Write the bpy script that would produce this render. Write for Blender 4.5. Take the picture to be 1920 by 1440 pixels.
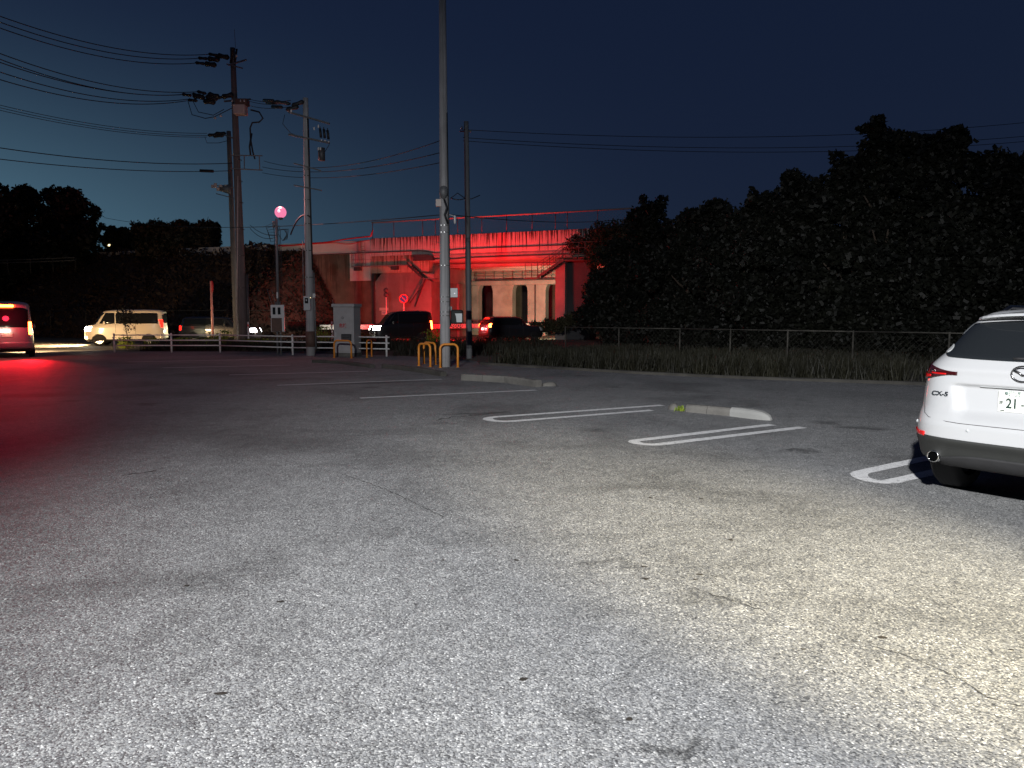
import bpy, math, random
import numpy as np
from mathutils import Vector, Matrix
R = math.radians
for o in list(bpy.data.objects): bpy.data.objects.remove(o)
scene = bpy.context.scene
COL = scene.collection
rnd = random.Random(7)

# ------------------------------------------------------------------ camera
EYE = 1.55; FPX = 1440.0; PITCH = math.atan(128 / 1440)
cam = bpy.data.cameras.new('camera'); camo = bpy.data.objects.new('camera', cam); COL.objects.link(camo)
cam.sensor_width = 36; cam.lens = 27; cam.clip_end = 2000; cam.clip_start = 0.05
camo.location = (0, 0, EYE); camo.rotation_euler = (R(90) - PITCH, 0, 0)
scene.camera = camo
scene.render.resolution_x = 1024; scene.render.resolution_y = 768
# ------------------------------------------------------------------ sky (dusk, sun just below the horizon on the left)
W = bpy.data.worlds.new('World'); scene.world = W; W.use_nodes = True
nt = W.node_tree; bg = nt.nodes['Background']
sky = nt.nodes.new('ShaderNodeTexSky'); sky.sky_type = 'NISHITA'; sky.sun_disc = False
sky.sun_elevation = R(-4.0); sky.sun_rotation = R(-62); sky.altitude = 0
sky.air_density = 1.0; sky.dust_density = 0.3; sky.ozone_density = 6.0
# the last glow low on the left and the navy dome above it, added to the sky texture's own dusk
def _m(op, a, b_=None, clamp=False):
    n = nt.nodes.new('ShaderNodeMath'); n.operation = op; n.use_clamp = clamp
    for i, v in enumerate((a, b_)):
        if v is None: continue
        if isinstance(v, (int, float)): n.inputs[i].default_value = v
        else: nt.links.new(v, n.inputs[i])
    return n.outputs[0]
tc = nt.nodes.new('ShaderNodeTexCoord'); sx = nt.nodes.new('ShaderNodeSeparateXYZ'); nt.links.new(tc.outputs['Generated'], sx.inputs[0])
dp = nt.nodes.new('ShaderNodeVectorMath'); dp.operation = 'DOT_PRODUCT'; nt.links.new(tc.outputs['Generated'], dp.inputs[0]); dp.inputs[1].default_value = (-0.866, 0.5, 0.0)
az = _m('POWER', _m('MAXIMUM', dp.outputs['Value'], 0.0), 4.0)
el = _m('EXPONENT', _m('MULTIPLY', _m('MULTIPLY', sx.outputs[2], sx.outputs[2]), -1 / 0.041))
gl_ = _m('MULTIPLY', az, el)
hz = _m('EXPONENT', _m('MULTIPLY', _m('ABSOLUTE', sx.outputs[2]), -5.0))
gs = nt.nodes.new('ShaderNodeVectorMath'); gs.operation = 'SCALE'; gs.inputs[0].default_value = (0.105, 0.228, 0.282); nt.links.new(gl_, gs.inputs['Scale'])
hs = nt.nodes.new('ShaderNodeVectorMath'); hs.operation = 'SCALE'; hs.inputs[0].default_value = (0.0065, 0.0085, 0.010); nt.links.new(hz, hs.inputs['Scale'])
v1 = nt.nodes.new('ShaderNodeVectorMath'); v1.operation = 'ADD'; nt.links.new(gs.outputs[0], v1.inputs[0]); nt.links.new(hs.outputs[0], v1.inputs[1])
v2 = nt.nodes.new('ShaderNodeVectorMath'); v2.operation = 'ADD'; nt.links.new(v1.outputs[0], v2.inputs[0]); v2.inputs[1].default_value = (0.0052, 0.0107, 0.0285)
v3 = nt.nodes.new('ShaderNodeVectorMath'); v3.operation = 'SCALE'; nt.links.new(v2.outputs[0], v3.inputs[0]); v3.inputs['Scale'].default_value = 1 / 0.12
v4 = nt.nodes.new('ShaderNodeVectorMath'); v4.operation = 'ADD'; nt.links.new(v3.outputs[0], v4.inputs[0]); nt.links.new(sky.outputs[0], v4.inputs[1])
nt.links.new(v4.outputs[0], bg.inputs[0])
bg.inputs[1].default_value = 0.12
# ------------------------------------------------------------------ view
scene.view_settings.view_transform = 'Standard'; scene.view_settings.look = 'None'
scene.view_settings.exposure = 0.0; scene.view_settings.gamma = 1.0
scene.cycles.use_denoising = True
scene.cycles.max_bounces = 5; scene.cycles.sample_clamp_indirect = 3.0
scene.cycles.caustics_reflective = False; scene.cycles.caustics_refractive = False

def lamp(kind, name, loc, energy, color, aim=None, size=0.1, cone=None, blend=0.5, parent=None):
    l = bpy.data.lights.new(name, kind); o = bpy.data.objects.new(name, l); COL.objects.link(o)
    l.energy = energy; l.color = color
    if kind != 'SUN': l.shadow_soft_size = size
    if cone: l.spot_size = R(cone); l.spot_blend = blend
    o.location = loc
    if aim is not None: o.rotation_euler = (Vector(aim) - Vector(loc)).to_track_quat('-Z', 'Y').to_euler()
    if parent: o.parent = parent
    return o
# floodlight of the building behind the photographer (cool) and a warmer wall lamp throwing the pool of light on the right
lamp('SPOT', 'unseen_floodlight', (-3.0, -6.8, 6.6), 26000, (0.98, 0.985, 1.0), aim=(2.8, 8.5, 0), size=0.14, cone=59, blend=1.0)
lamp('SPOT', 'unseen_floodlight', (-3.4, -6.8, 6.6), 9000, (0.97, 0.98, 1.0), aim=(-7.6, 31, 3.0), size=0.14, cone=36, blend=1.0)  # added second flood, no known source, brightens the left poles and cabinet
lamp('SPOT', 'warm_wall_lamp', (4.6, -2.6, 3.2), 11500, (1.0, 0.86, 0.56), aim=(2.2, 4.15, 0), size=0.2, cone=27, blend=1.0)

# ------------------------------------------------------------------ picture geometry: pixel of the 1920x1440 photo -> point in the world
_c, _s = math.cos(PITCH), math.sin(PITCH)
def ray(px, py):
    x = (px - 960) / FPX; y = (720 - py) / FPX
    return Vector((x, _c + y * _s, -_s + y * _c))
def G(px, py, z=0.0):
    r = ray(px, py); t = (z - EYE) / r.z
    return Vector((r.x * t, r.y * t, z))
def A(px, py, Y):
    r = ray(px, py); t = Y / r.y
    return Vector((r.x * t, Y, EYE + r.z * t))

# ------------------------------------------------------------------ materials
def newmat(name):
    m = bpy.data.materials.new(name); m.use_nodes = True
    return m, m.node_tree, m.node_tree.nodes['Principled BSDF']
def N(t, typ, **kw):
    n = t.nodes.new(typ)
    for k, v in kw.items(): setattr(n, k, v)
    return n
def ramp(t, src, stops):
    r = N(t, 'ShaderNodeValToRGB')
    while len(r.color_ramp.elements) < len(stops): r.color_ramp.elements.new(0.5)
    for e, (p, c) in zip(r.color_ramp.elements, stops):
        e.position = p; e.color = (c[0], c[1], c[2], 1) if not isinstance(c, (int, float)) else (c, c, c, 1)
    t.links.new(src, r.inputs[0]); return r
def mixc(t, a, b, f, mode='MIX'):
    m = N(t, 'ShaderNodeMix', data_type='RGBA', blend_type=mode)
    for sock, val in ((m.inputs[0], f), (m.inputs[6], a), (m.inputs[7], b)):
        if hasattr(val, 'is_linked') or hasattr(val, 'links'): t.links.new(val, sock)
        else: sock.default_value = val if isinstance(val, (int, float)) else (*val[:3], 1)
    return m.outputs[2]
def noise(t, scale, detail=4, rough=0.55, vec=None, dist=0.0):
    n = N(t, 'ShaderNodeTexNoise'); n.inputs['Scale'].default_value = scale; n.inputs['Detail'].default_value = detail
    n.inputs['Roughness'].default_value = rough; n.inputs['Distortion'].default_value = dist
    if vec is not None: t.links.new(vec, n.inputs['Vector'])
    return n
def objvec(t, scale=(1, 1, 1)):
    c = N(t, 'ShaderNodeTexCoord'); m = N(t, 'ShaderNodeMapping'); m.inputs['Scale'].default_value = scale
    t.links.new(c.outputs['Object'], m.inputs['Vector']); return m.outputs[0]
def bump(t, b, height, strength=0.4, dist=0.01):
    n = N(t, 'ShaderNodeBump'); n.inputs['Strength'].default_value = strength; n.inputs['Distance'].default_value = dist
    t.links.new(height, n.inputs['Height']); t.links.new(n.outputs[0], b.inputs['Normal']); return n
def plain(name, col, rough=0.5, metal=0.0, coat=0.0, var=0.25, scale=6.0, spec=0.5, bmp=0.0):
    m, t, b = newmat(name)
    b.inputs['Roughness'].default_value = rough; b.inputs['Metallic'].default_value = metal
    b.inputs['Coat Weight'].default_value = coat; b.inputs['Specular IOR Level'].default_value = spec
    if var > 0:
        n = noise(t, scale, 5, 0.6, objvec(t))
        r = ramp(t, n.outputs[0], [(0.3, [c * (1 - var) for c in col]), (0.7, [min(1, c * (1 + var * 0.6)) for c in col])])
        t.links.new(r.outputs[0], b.inputs['Base Color'])
        if bmp: bump(t, b, n.outputs[0], bmp, 0.01)
    else: b.inputs['Base Color'].default_value = (*col, 1)
    return m
def glow(name, col, strength, base=(0.5, 0.5, 0.5)):
    m, t, b = newmat(name)
    b.inputs['Base Color'].default_value = (*base, 1); b.inputs['Emission Color'].default_value = (*col, 1)
    b.inputs['Emission Strength'].default_value = strength; b.inputs['Roughness'].default_value = 0.2
    return m

def asphalt_mat(name, dark, light, gain=1.0, grain=85.0, stains=()):
    m, t, b = newmat(name); v = objvec(t)
    vo = N(t, 'ShaderNodeTexVoronoi'); vo.inputs['Scale'].default_value = grain; t.links.new(v, vo.inputs['Vector'])
    sep = N(t, 'ShaderNodeSeparateColor'); t.links.new(vo.outputs['Color'], sep.inputs[0])
    stone = ramp(t, sep.outputs[0], [(0.0, [c * 0.30 for c in dark]), (0.25, [c * 0.8 for c in dark]), (0.45, dark), (0.8, light), (0.95, [c * 1.25 for c in light]), (1.0, [min(1, c * 2.1) for c in light])])
    gap = ramp(t, vo.outputs['Distance'], [(0.0, 1.0), (0.5, 0.92), (0.85, 0.25)])
    col = mixc(t, stone.outputs[0], gap.outputs[0], 0.75, 'MULTIPLY')
    n1 = noise(t, 0.45, 6, 0.62, v, 0.6); p1 = ramp(t, n1.outputs[0], [(0.28, 0.55), (0.48, 0.95), (0.70, 1.15)])
    col = mixc(t, col, p1.outputs[0], 1.0, 'MULTIPLY')
    n2 = noise(t, 5.5, 5, 0.7, v); p2 = ramp(t, n2.outputs[0], [(0.3, 0.78), (0.62, 1.08)])
    col = mixc(t, col, p2.outputs[0], 1.0, 'MULTIPLY')
    # oil and tyre stains: scattered dark spots of their own shape
    vs = N(t, 'ShaderNodeTexVoronoi'); vs.inputs['Scale'].default_value = 0.55; vs.inputs['Randomness'].default_value = 1.0
    nw = noise(t, 3.0, 4, 0.6, v); wv = N(t, 'ShaderNodeVectorMath', operation='MULTIPLY_ADD')
    t.links.new(nw.outputs[1], wv.inputs[0]); wv.inputs[1].default_value = (0.5, 0.5, 0.0); t.links.new(v, wv.inputs[2]); t.links.new(wv.outputs[0], vs.inputs['Vector'])
    st = ramp(t, vs.outputs['Distance'], [(0.03, 0.45), (0.15, 1.0)])
    col = mixc(t, col, st.outputs[0], 0.8, 'MULTIPLY')
    nw2 = noise(t, 2.2, 5, 0.7, v); wv2 = N(t, 'ShaderNodeVectorMath', operation='MULTIPLY_ADD')
    t.links.new(nw2.outputs[1], wv2.inputs[0]); wv2.inputs[1].default_value = (0.9, 0.9, 0.0)
    of = N(t, 'ShaderNodeVectorMath', operation='SUBTRACT'); t.links.new(v, of.inputs[0]); of.inputs[1].default_value = (0.45, 0.45, 0.0); t.links.new(of.outputs[0], wv2.inputs[2])
    for (cx, cy, rx, ry, ang, dk) in stains:
        sb = N(t, 'ShaderNodeMapping'); sb.vector_type = 'TEXTURE'; sb.inputs['Location'].default_value = (cx, cy, 0); sb.inputs['Rotation'].default_value = (0, 0, ang); sb.inputs['Scale'].default_value = (rx, ry, 1)
        t.links.new(wv2.outputs[0], sb.inputs['Vector']); ln = N(t, 'ShaderNodeVectorMath', operation='LENGTH'); t.links.new(sb.outputs[0], ln.inputs[0])
        col = mixc(t, col, ramp(t, ln.outputs['Value'], [(0.25, dk), (1.0, 1.0)]).outputs[0], 1.0, 'MULTIPLY')
    col = mixc(t, col, (gain, gain, gain), 1.0, 'MULTIPLY')
    t.links.new(col, b.inputs['Base Color'])
    b.inputs['Roughness'].default_value = 0.72; b.inputs['Specular IOR Level'].default_value = 0.35
    # each stone has its own tilt, which makes the sparkle
    geo = N(t, 'ShaderNodeNewGeometry')
    sub = N(t, 'ShaderNodeVectorMath', operation='SUBTRACT'); t.links.new(vo.outputs['Color'], sub.inputs[0]); sub.inputs[1].default_value = (0.5, 0.5, 0.5)
    sc = N(t, 'ShaderNodeVectorMath', operation='MULTIPLY'); t.links.new(sub.outputs[0], sc.inputs[0]); sc.inputs[1].default_value = (0.55, 0.55, 0.1)
    ad = N(t, 'ShaderNodeVectorMath', operation='ADD'); t.links.new(geo.outputs['Normal'], ad.inputs[0]); t.links.new(sc.outputs[0], ad.inputs[1])
    nm = N(t, 'ShaderNodeVectorMath', operation='NORMALIZE'); t.links.new(ad.outputs[0], nm.inputs[0])
    bp = N(t, 'ShaderNodeBump'); bp.inputs['Strength'].default_value = 0.5; bp.inputs['Distance'].default_value = 0.004; bp.invert = True
    t.links.new(vo.outputs['Distance'], bp.inputs['Height']); t.links.new(nm.outputs[0], bp.inputs['Normal'])
    t.links.new(bp.outputs[0], b.inputs['Normal'])
    return m
def concrete_mat(name, col, streak=0.0, streakcol=(0.05, 0.03, 0.025), sx=5.0, ztop=7.0, zlen=1.4, stain=0.4, rough=0.85):
    """concrete; streak > 0 adds run-off marks that start at the top edge and fade over zlen metres"""
    m, t, b = newmat(name); v = objvec(t)
    n = noise(t, 1.1, 7, 0.65, v); c = ramp(t, n.outputs[0], [(0.3, [x * (1 - stain) for x in col]), (0.65, col)]).outputs[0]
    nf = noise(t, 30, 3, 0.6, v)
    if streak > 0:
        sv = objvec(t, (sx, sx, 0.16)); ns = noise(t, 1.0, 4, 0.75, sv)
        sepx = N(t, 'ShaderNodeSeparateXYZ'); t.links.new(v, sepx.inputs[0])
        mr = N(t, 'ShaderNodeMapRange'); mr.inputs[1].default_value = ztop - zlen; mr.inputs[2].default_value = ztop
        mr.inputs[3].default_value = -0.13; mr.inputs[4].default_value = 0.03
        t.links.new(sepx.outputs[2], mr.inputs[0])
        ad = N(t, 'ShaderNodeMath', operation='ADD'); t.links.new(ns.outputs[0], ad.inputs[0]); t.links.new(mr.outputs[0], ad.inputs[1])
        sr = ramp(t, ad.outputs[0], [(0.48, 0.0), (0.53, 1.0)])
        f = N(t, 'ShaderNodeMath', operation='MULTIPLY'); t.links.new(sr.outputs[0], f.inputs[0]); f.inputs[1].default_value = streak
        c = mixc(t, c, streakcol, f.outputs[0])
    t.links.new(c, b.inputs['Base Color']); b.inputs['Roughness'].default_value = rough
    bump(t, b, nf.outputs[0], 0.3, 0.01)
    return m
def paint_white_car(name, col):
    m = plain(name, col, 0.35, 0, 0.8, 0.0); m.node_tree.nodes['Principled BSDF'].inputs['Coat Roughness'].default_value = 0.06
    return m
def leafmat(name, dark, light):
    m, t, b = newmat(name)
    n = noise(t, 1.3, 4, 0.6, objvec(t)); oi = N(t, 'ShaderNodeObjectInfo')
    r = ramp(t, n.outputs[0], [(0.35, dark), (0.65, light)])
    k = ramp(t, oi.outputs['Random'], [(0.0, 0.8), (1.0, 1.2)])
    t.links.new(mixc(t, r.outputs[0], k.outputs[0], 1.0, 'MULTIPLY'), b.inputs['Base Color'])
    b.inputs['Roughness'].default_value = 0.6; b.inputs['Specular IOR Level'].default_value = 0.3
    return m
STAINS = []
for (px, py, rx, ry, ang, dk) in ((700, 718, 1.9, 0.45, 0.4, 0.45), (60, 742, 1.3, 0.7, 0.2, 0.5), (1495, 846, 0.26, 0.16, 0.3, 0.35), (1622, 803, 0.45, 0.28, 0, 0.4), (890, 776, 0.9, 0.22, 0.2, 0.5), (560, 830, 3.6, 0.8, -0.5, 0.72),
                                 (1140, 1064, 0.30, 0.10, 0.1, 0.6), (1350, 1128, 0.35, 0.12, -0.3, 0.66), (1250, 1420, 0.14, 0.07, 0, 0.45), (1120, 1365, 0.12, 0.08, 0, 0.6), (1180, 915, 0.9, 0.25, 0.3, 0.75), (1400, 925, 0.8, 0.2, -0.2, 0.75), (180, 1110, 1.0, 0.3, 0.25, 0.85), (300, 1085, 0.8, 0.25, 0.2, 0.85)):
    g_ = G(px, py); STAINS.append((g_.x, g_.y, rx, ry, ang, dk))
def line_mat():
    m, t, b = newmat('worn_white_paint'); v = objvec(t)
    n = noise(t, 14, 5, 0.7, v); n2 = noise(t, 90, 2, 0.5, v)
    a = N(t, 'ShaderNodeMath', operation='ADD'); t.links.new(n.outputs[0], a.inputs[0]); t.links.new(n2.outputs[0], a.inputs[1])
    r = ramp(t, a.outputs[0], [(0.74, 0.20), (0.90, 0.52), (1.06, 0.66)])
    t.links.new(r.outputs[0], b.inputs['Base Color']); b.inputs['Roughness'].default_value = 0.75
    bump(t, b, n2.outputs[0], 0.4, 0.004); return m

M = dict(
    lot=asphalt_mat('car_park_asphalt', (0.205, 0.209, 0.214), (0.325, 0.325, 0.318), 1.0, 130, STAINS),
    road=asphalt_mat('road_asphalt', (0.13, 0.125, 0.115), (0.25, 0.24, 0.22), 1.0, 60),
    line=line_mat(),
    soil=plain('soil', (0.05, 0.042, 0.03), 0.95, var=0.5, scale=2.5, bmp=0.5),
    bank=plain('bank_undergrowth', (0.05, 0.035, 0.025), 0.95, var=0.6, scale=1.2, bmp=1.0),
    crack=plain('crack_dirt', (0.035, 0.034, 0.032), 0.95, var=0.3, scale=30),
    kerb=concrete_mat('kerb_concrete', (0.145, 0.138, 0.125), 0, stain=0.65), kerb_old=concrete_mat('mossy_kerb_concrete', (0.075, 0.07, 0.06), 0, stain=0.7),
    concrete=concrete_mat('bridge_concrete', (0.42, 0.40, 0.37), 0),
    pale=concrete_mat('pale_painted_concrete', (0.62, 0.60, 0.57), 0, stain=0.12),
    streak=concrete_mat('streaked_parapet_concrete', (0.66, 0.60, 0.55), 0.97, (0.05, 0.03, 0.025), sx=7.5, ztop=7.0, zlen=1.5, stain=0.2),
    streak_low=concrete_mat('streaked_girder_concrete', (0.55, 0.42, 0.32), 0.85, (0.11, 0.04, 0.02), sx=6, ztop=5.9, zlen=1.6, stain=0.35),
    brown=concrete_mat('stained_wing_wall_concrete', (0.17, 0.125, 0.095), 0.6, (0.05, 0.035, 0.025), sx=2.2, ztop=6.0, zlen=3.0, stain=0.45),
    abut=concrete_mat('abutment_concrete', (0.30, 0.26, 0.24), 0.3, (0.12, 0.09, 0.08), sx=1.4, ztop=4.6, zlen=3, stain=0.3),
    darktone=plain('pier_shade_tone', (0.05, 0.05, 0.055), 0.8, var=0.3, scale=0.8),
    steel=plain('galvanised_steel', (0.17, 0.175, 0.18), 0.55, 0.3, var=0.3, scale=12),
    rusty=plain('dull_rusty_steel', (0.055, 0.052, 0.045), 0.85, 0.0, var=0.7, scale=3, spec=0.2),
    darksteel=plain('dark_steel', (0.08, 0.08, 0.085), 0.55, 0.3, var=0.3),
    pole=concrete_mat('utility_pole_concrete', (0.40, 0.395, 0.40), 0.4, (0.10, 0.10, 0.10), sx=14, ztop=12, zlen=24, stain=0.3),
    brownwrap=plain('brown_pole_sleeve', (0.11, 0.065, 0.05), 0.7, var=0.3),
    porcelain=plain('porcelain', (0.6, 0.6, 0.6), 0.2, var=0.1),
    rubber=plain('black_rubber', (0.012, 0.012, 0.013), 0.75, var=0.2, scale=10),
    cover=plain('black_insulator_cover', (0.012, 0.013, 0.016), 0.6, var=0.2),
    deadleaf=plain('dead_leaf_brown', (0.018, 0.014, 0.010), 0.8, var=0.3, scale=60),
    boreshade=plain('bore_shade_black', (0.002, 0.002, 0.002), 1.0, var=0.0, spec=0.0),
    wire=plain('black_cable', (0.010, 0.011, 0.014), 0.6, var=0.0),
    box=plain('pale_grey_box_paint', (0.42, 0.44, 0.45), 0.45, var=0.12, scale=5),
    boxwarm=plain('beige_box_paint', (0.50, 0.42, 0.38), 0.5, var=0.15, scale=5),
    cabinet=plain('grey_cabinet_paint', (0.40, 0.39, 0.39), 0.55, var=0.14, scale=3.5),
    hoop=plain('orange_yellow_enamel', (0.75, 0.27, 0.03), 0.45, var=0.2, scale=9),
    rail=plain('white_rail_paint', (0.75, 0.74, 0.72), 0.5, var=0.15, scale=8),
    suv=paint_white_car('pearl_white_paint', (0.37, 0.375, 0.38)),
    vanw=paint_white_car('cream_white_paint', (0.74, 0.68, 0.55)),
    carw=paint_white_car('white_paint', (0.42, 0.40, 0.42)),
    black=paint_white_car('black_paint', (0.008, 0.008, 0.009)),
    darkcar=paint_white_car('dark_grey_paint', (0.02, 0.02, 0.023)),
    silver=paint_white_car('silver_paint', (0.25, 0.25, 0.26)),
    clad=plain('textured_black_plastic', (0.016, 0.017, 0.016), 0.62, var=0.15, scale=20),
    seam=plain('panel_gap', (0.05, 0.05, 0.05), 0.8, var=0.0),
    glass=plain('tinted_glass', (0.012, 0.014, 0.016), 0.08, 0, 0, var=0.0, spec=0.3),
    greyglass=plain('lighter_glass', (0.06, 0.065, 0.07), 0.08, 0, 0, var=0.0, spec=0.6),
    chrome=plain('chrome', (0.75, 0.75, 0.75), 0.12, 1.0, var=0.0),
    darkchrome=plain('smoked_chrome', (0.22, 0.22, 0.23), 0.25, 1.0, var=0.0),
    alloy=plain('alloy', (0.5, 0.5, 0.5), 0.3, 0.8, var=0.0),
    redlens=plain('red_lens', (0.50, 0.006, 0.006), 0.12, 0, 0.6, var=0.0),
    darklens=plain('smoked_red_lens', (0.035, 0.004, 0.005), 0.08, 0, 0.8, var=0.0),
    clearlens=plain('clear_lens', (0.5, 0.5, 0.5), 0.1, 0, 0.8, var=0.0),
    platewhite=plain('plate_white', (0.62, 0.63, 0.58), 0.5, var=0.03),
    plategreen=plain('plate_green_ink', (0.01, 0.03, 0.022), 0.5, var=0.0),
    platedull=plain('plate_pale_ink', (0.14, 0.19, 0.17), 0.5, var=0.0),
    sticker=plain('sticker_grey', (0.35, 0.36, 0.36), 0.5, var=0.1),
    signred=plain('sign_red', (0.60, 0.02, 0.02), 0.4, var=0.1),
    signblue=plain('sign_blue', (0.03, 0.08, 0.42), 0.4, var=0.1),
    stickred=plain('warning_red_ink', (0.45, 0.02, 0.03), 0.5, var=0.0),
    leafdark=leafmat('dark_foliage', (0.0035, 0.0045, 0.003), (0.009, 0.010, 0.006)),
    leafweed=leafmat('weed_leaf', (0.09, 0.14, 0.015), (0.24, 0.30, 0.03)),
    leafgrass=leafmat('dry_grass', (0.009, 0.009, 0.005), (0.022, 0.021, 0.011)),
    leafivy=leafmat('ivy_leaf', (0.03, 0.028, 0.015), (0.065, 0.06, 0.03)),
    leafbank=leafmat('bank_weed_leaf', (0.032, 0.020, 0.015), (0.062, 0.040, 0.029)),
    bark=plain('bark', (0.06, 0.045, 0.032), 0.9, var=0.4, scale=8, bmp=0.6),
    e_brake=glow('lit_brake_lamp', (1.0, 0.10, 0.015), 42, (0.5, 0.01, 0.01)),
    e_brake_soft=glow('lit_tail_lamp', (1.0, 0.016, 0.008), 3.2, (0.5, 0.01, 0.01)),
    e_amber=glow('lit_amber_lamp', (1.0, 0.32, 0.05), 3, (0.5, 0.2, 0.01)),
    e_head=glow('lit_headlamp', (1.0, 0.92, 0.75), 60),
    e_headw=glow('lit_white_headlamp', (0.95, 0.97, 1.0), 12),
    e_fog=glow('lit_fog_lamp', (1.0, 0.85, 0.40), 7),
    e_beacon=glow('lit_pink_globe', (1.0, 0.24, 0.44), 0.95, (0.03, 0.02, 0.02)),
    e_beacon_core=glow('lit_pink_core', (1.0, 0.62, 0.72), 1.4),
    e_far=glow('distant_lamp', (1.0, 0.8, 0.4), 4),
    e_led=glow('indicator_led', (1.0, 0.75, 0.35), 3),
    e_plate=glow('plate_lamp_lens', (1.0, 0.92, 0.7), 14),
)

# ------------------------------------------------------------------ object helpers
def link(o, parent=None):
    COL.objects.link(o)
    if parent is not None: o.parent = parent
    return o
def tag(o, label=None, cat=None, group=None, kind=None):
    if label: o['label'] = label
    if cat: o['category'] = cat
    if group: o['group'] = group
    if kind: o['kind'] = kind
    return o
def thing(name, label, cat, loc=(0, 0, 0), rz=0.0, group=None):
    o = bpy.data.objects.new(name, None); o.empty_display_size = 0.2; link(o)
    o.location = loc; o.rotation_euler = (0, 0, rz)
    return tag(o, label, cat, group)
def copy_tree(o, parent=None):
    c = o.copy(); COL.objects.link(c)
    if parent is not None: c.parent = parent
    for ch in list(o.children): copy_tree(ch, c)
    return c

class MB:
    def __init__(s): s.v = []; s.f = []; s.mi = []; s.cur = 0
    def add(s, vs, fs):
        b = len(s.v); s.v += [tuple(v) for v in vs]
        for f in fs: s.f.append([b + i for i in f]); s.mi.append(s.cur)
        return s
    def box(s, c, d, rz=0.0, rx=0.0, bev=0.0):
        x, y, z = d[0] / 2, d[1] / 2, d[2] / 2
        Rm = Matrix.Rotation(rz, 3, 'Z') @ Matrix.Rotation(rx, 3, 'X'); c = Vector(c)
        vs = [Rm @ Vector((a * x, b * y, e * z)) + c for a in (-1, 1) for b in (-1, 1) for e in (-1, 1)]
        return s.add(vs, [(0, 1, 3, 2), (4, 6, 7, 5), (0, 4, 5, 1), (2, 3, 7, 6), (0, 2, 6, 4), (1, 5, 7, 3)])
    def span(s, p0, p1):
        return s.box([(a + b) / 2 for a, b in zip(p0, p1)], [abs(a - b) for a, b in zip(p0, p1)])
    def cyl(s, p0, p1, r0, r1=None, n=14, cap=True):
        r1 = r0 if r1 is None else r1
        p0, p1 = Vector(p0), Vector(p1); d = (p1 - p0).normalized()
        a = d.orthogonal().normalized(); b = d.cross(a)
        vs = []
        for p, r in ((p0, r0), (p1, r1)):
            for i in range(n):
                t = 2 * math.pi * i / n; vs.append(p + a * (r * math.cos(t)) + b * (r * math.sin(t)))
        fs = [(i, (i + 1) % n, n + (i + 1) % n, n + i) for i in range(n)]
        if cap: fs += [tuple(range(n))[::-1], tuple(range(n, 2 * n))]
        return s.add(vs, fs)
    def tube(s, pts, r, n=8, closed=False):
        pts = [Vector(p) for p in pts]; k = len(pts); vs = []; ref = None
        for i, p in enumerate(pts):
            if closed: d = pts[(i + 1) % k] - pts[i - 1]
            else: d = pts[min(i + 1, k - 1)] - pts[max(i - 1, 0)]
            d.normalize()
            if ref is None: ref = d.orthogonal().normalized()
            a = (ref - d * ref.dot(d)).normalized(); ref = a; b = d.cross(a)
            rr = r[i] if isinstance(r, (list, tuple)) else r
            for j in range(n):
                t = 2 * math.pi * j / n; vs.append(p + a * (rr * math.cos(t)) + b * (rr * math.sin(t)))
        fs = []
        for i in range(k if closed else k - 1):
            q = (i + 1) % k
            for j in range(n): fs.append((i * n + j, i * n + (j + 1) % n, q * n + (j + 1) % n, q * n + j))
        if not closed: fs += [tuple(range(n))[::-1], tuple(range((k - 1) * n, k * n))]
        return s.add(vs, fs)
    def lathe(s, prof, axis='Z', c=(0, 0, 0), n=24):
        vs = []; c = Vector(c)
        for r, h in prof:
            for j in range(n):
                t = 2 * math.pi * j / n; a, b = r * math.cos(t), r * math.sin(t)
                vs.append(c + (Vector((a, b, h)) if axis == 'Z' else Vector((h, a, b)) if axis == 'X' else Vector((a, h, b))))
        fs = []
        for i in range(len(prof) - 1):
            for j in range(n): fs.append((i * n + j, i * n + (j + 1) % n, (i + 1) * n + (j + 1) % n, (i + 1) * n + j))
        return s.add(vs, fs)
    def poly(s, pts, z0, z1):
        """prism from a plan outline"""
        n = len(pts); vs = [(p[0], p[1], z0) for p in pts] + [(p[0], p[1], z1) for p in pts]
        return s.add(vs, [tuple(range(n))[::-1], tuple(range(n, 2 * n))] + [(i, (i + 1) % n, n + (i + 1) % n, n + i) for i in range(n)])
    def build(s, name, mat, parent=None, smooth=False, bevel=0.0, seg=2):
        me = bpy.data.meshes.new(name); me.from_pydata(s.v, [], s.f)
        mats = mat if isinstance(mat, (list, tuple)) else [mat]
        for m in mats: me.materials.append(M[m] if isinstance(m, str) else m)
        if len(mats) > 1: me.polygons.foreach_set('material_index', s.mi)
        if smooth: me.polygons.foreach_set('use_smooth', [True] * len(me.polygons))
        me.update(); o = bpy.data.objects.new(name, me); link(o, parent)
        if bevel:
            md = o.modifiers.new('bevel', 'BEVEL'); md.width = bevel; md.segments = seg; md.limit_method = 'ANGLE'; md.angle_limit = R(40)
        return o
def sheet(name, pts, z, mat, kind='structure'):
    o = MB().add([(p[0], p[1], z) for p in pts], [tuple(range(len(pts)))]).build(name, mat)
    return tag(o, kind=kind)
def grid_obj(name, P, nu, nv, mat, parent=None, smooth=True):
    vs = [P(i / nu, j / nv) for j in range(nv + 1) for i in range(nu + 1)]
    fs = [(j * (nu + 1) + i, j * (nu + 1) + i + 1, (j + 1) * (nu + 1) + i + 1, (j + 1) * (nu + 1) + i) for j in range(nv) for i in range(nu)]
    m = MB(); m.v = [tuple(v) for v in vs]; m.f = [list(f) for f in fs]; m.mi = [0] * len(fs)
    return m.build(name, mat, parent, smooth)
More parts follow.
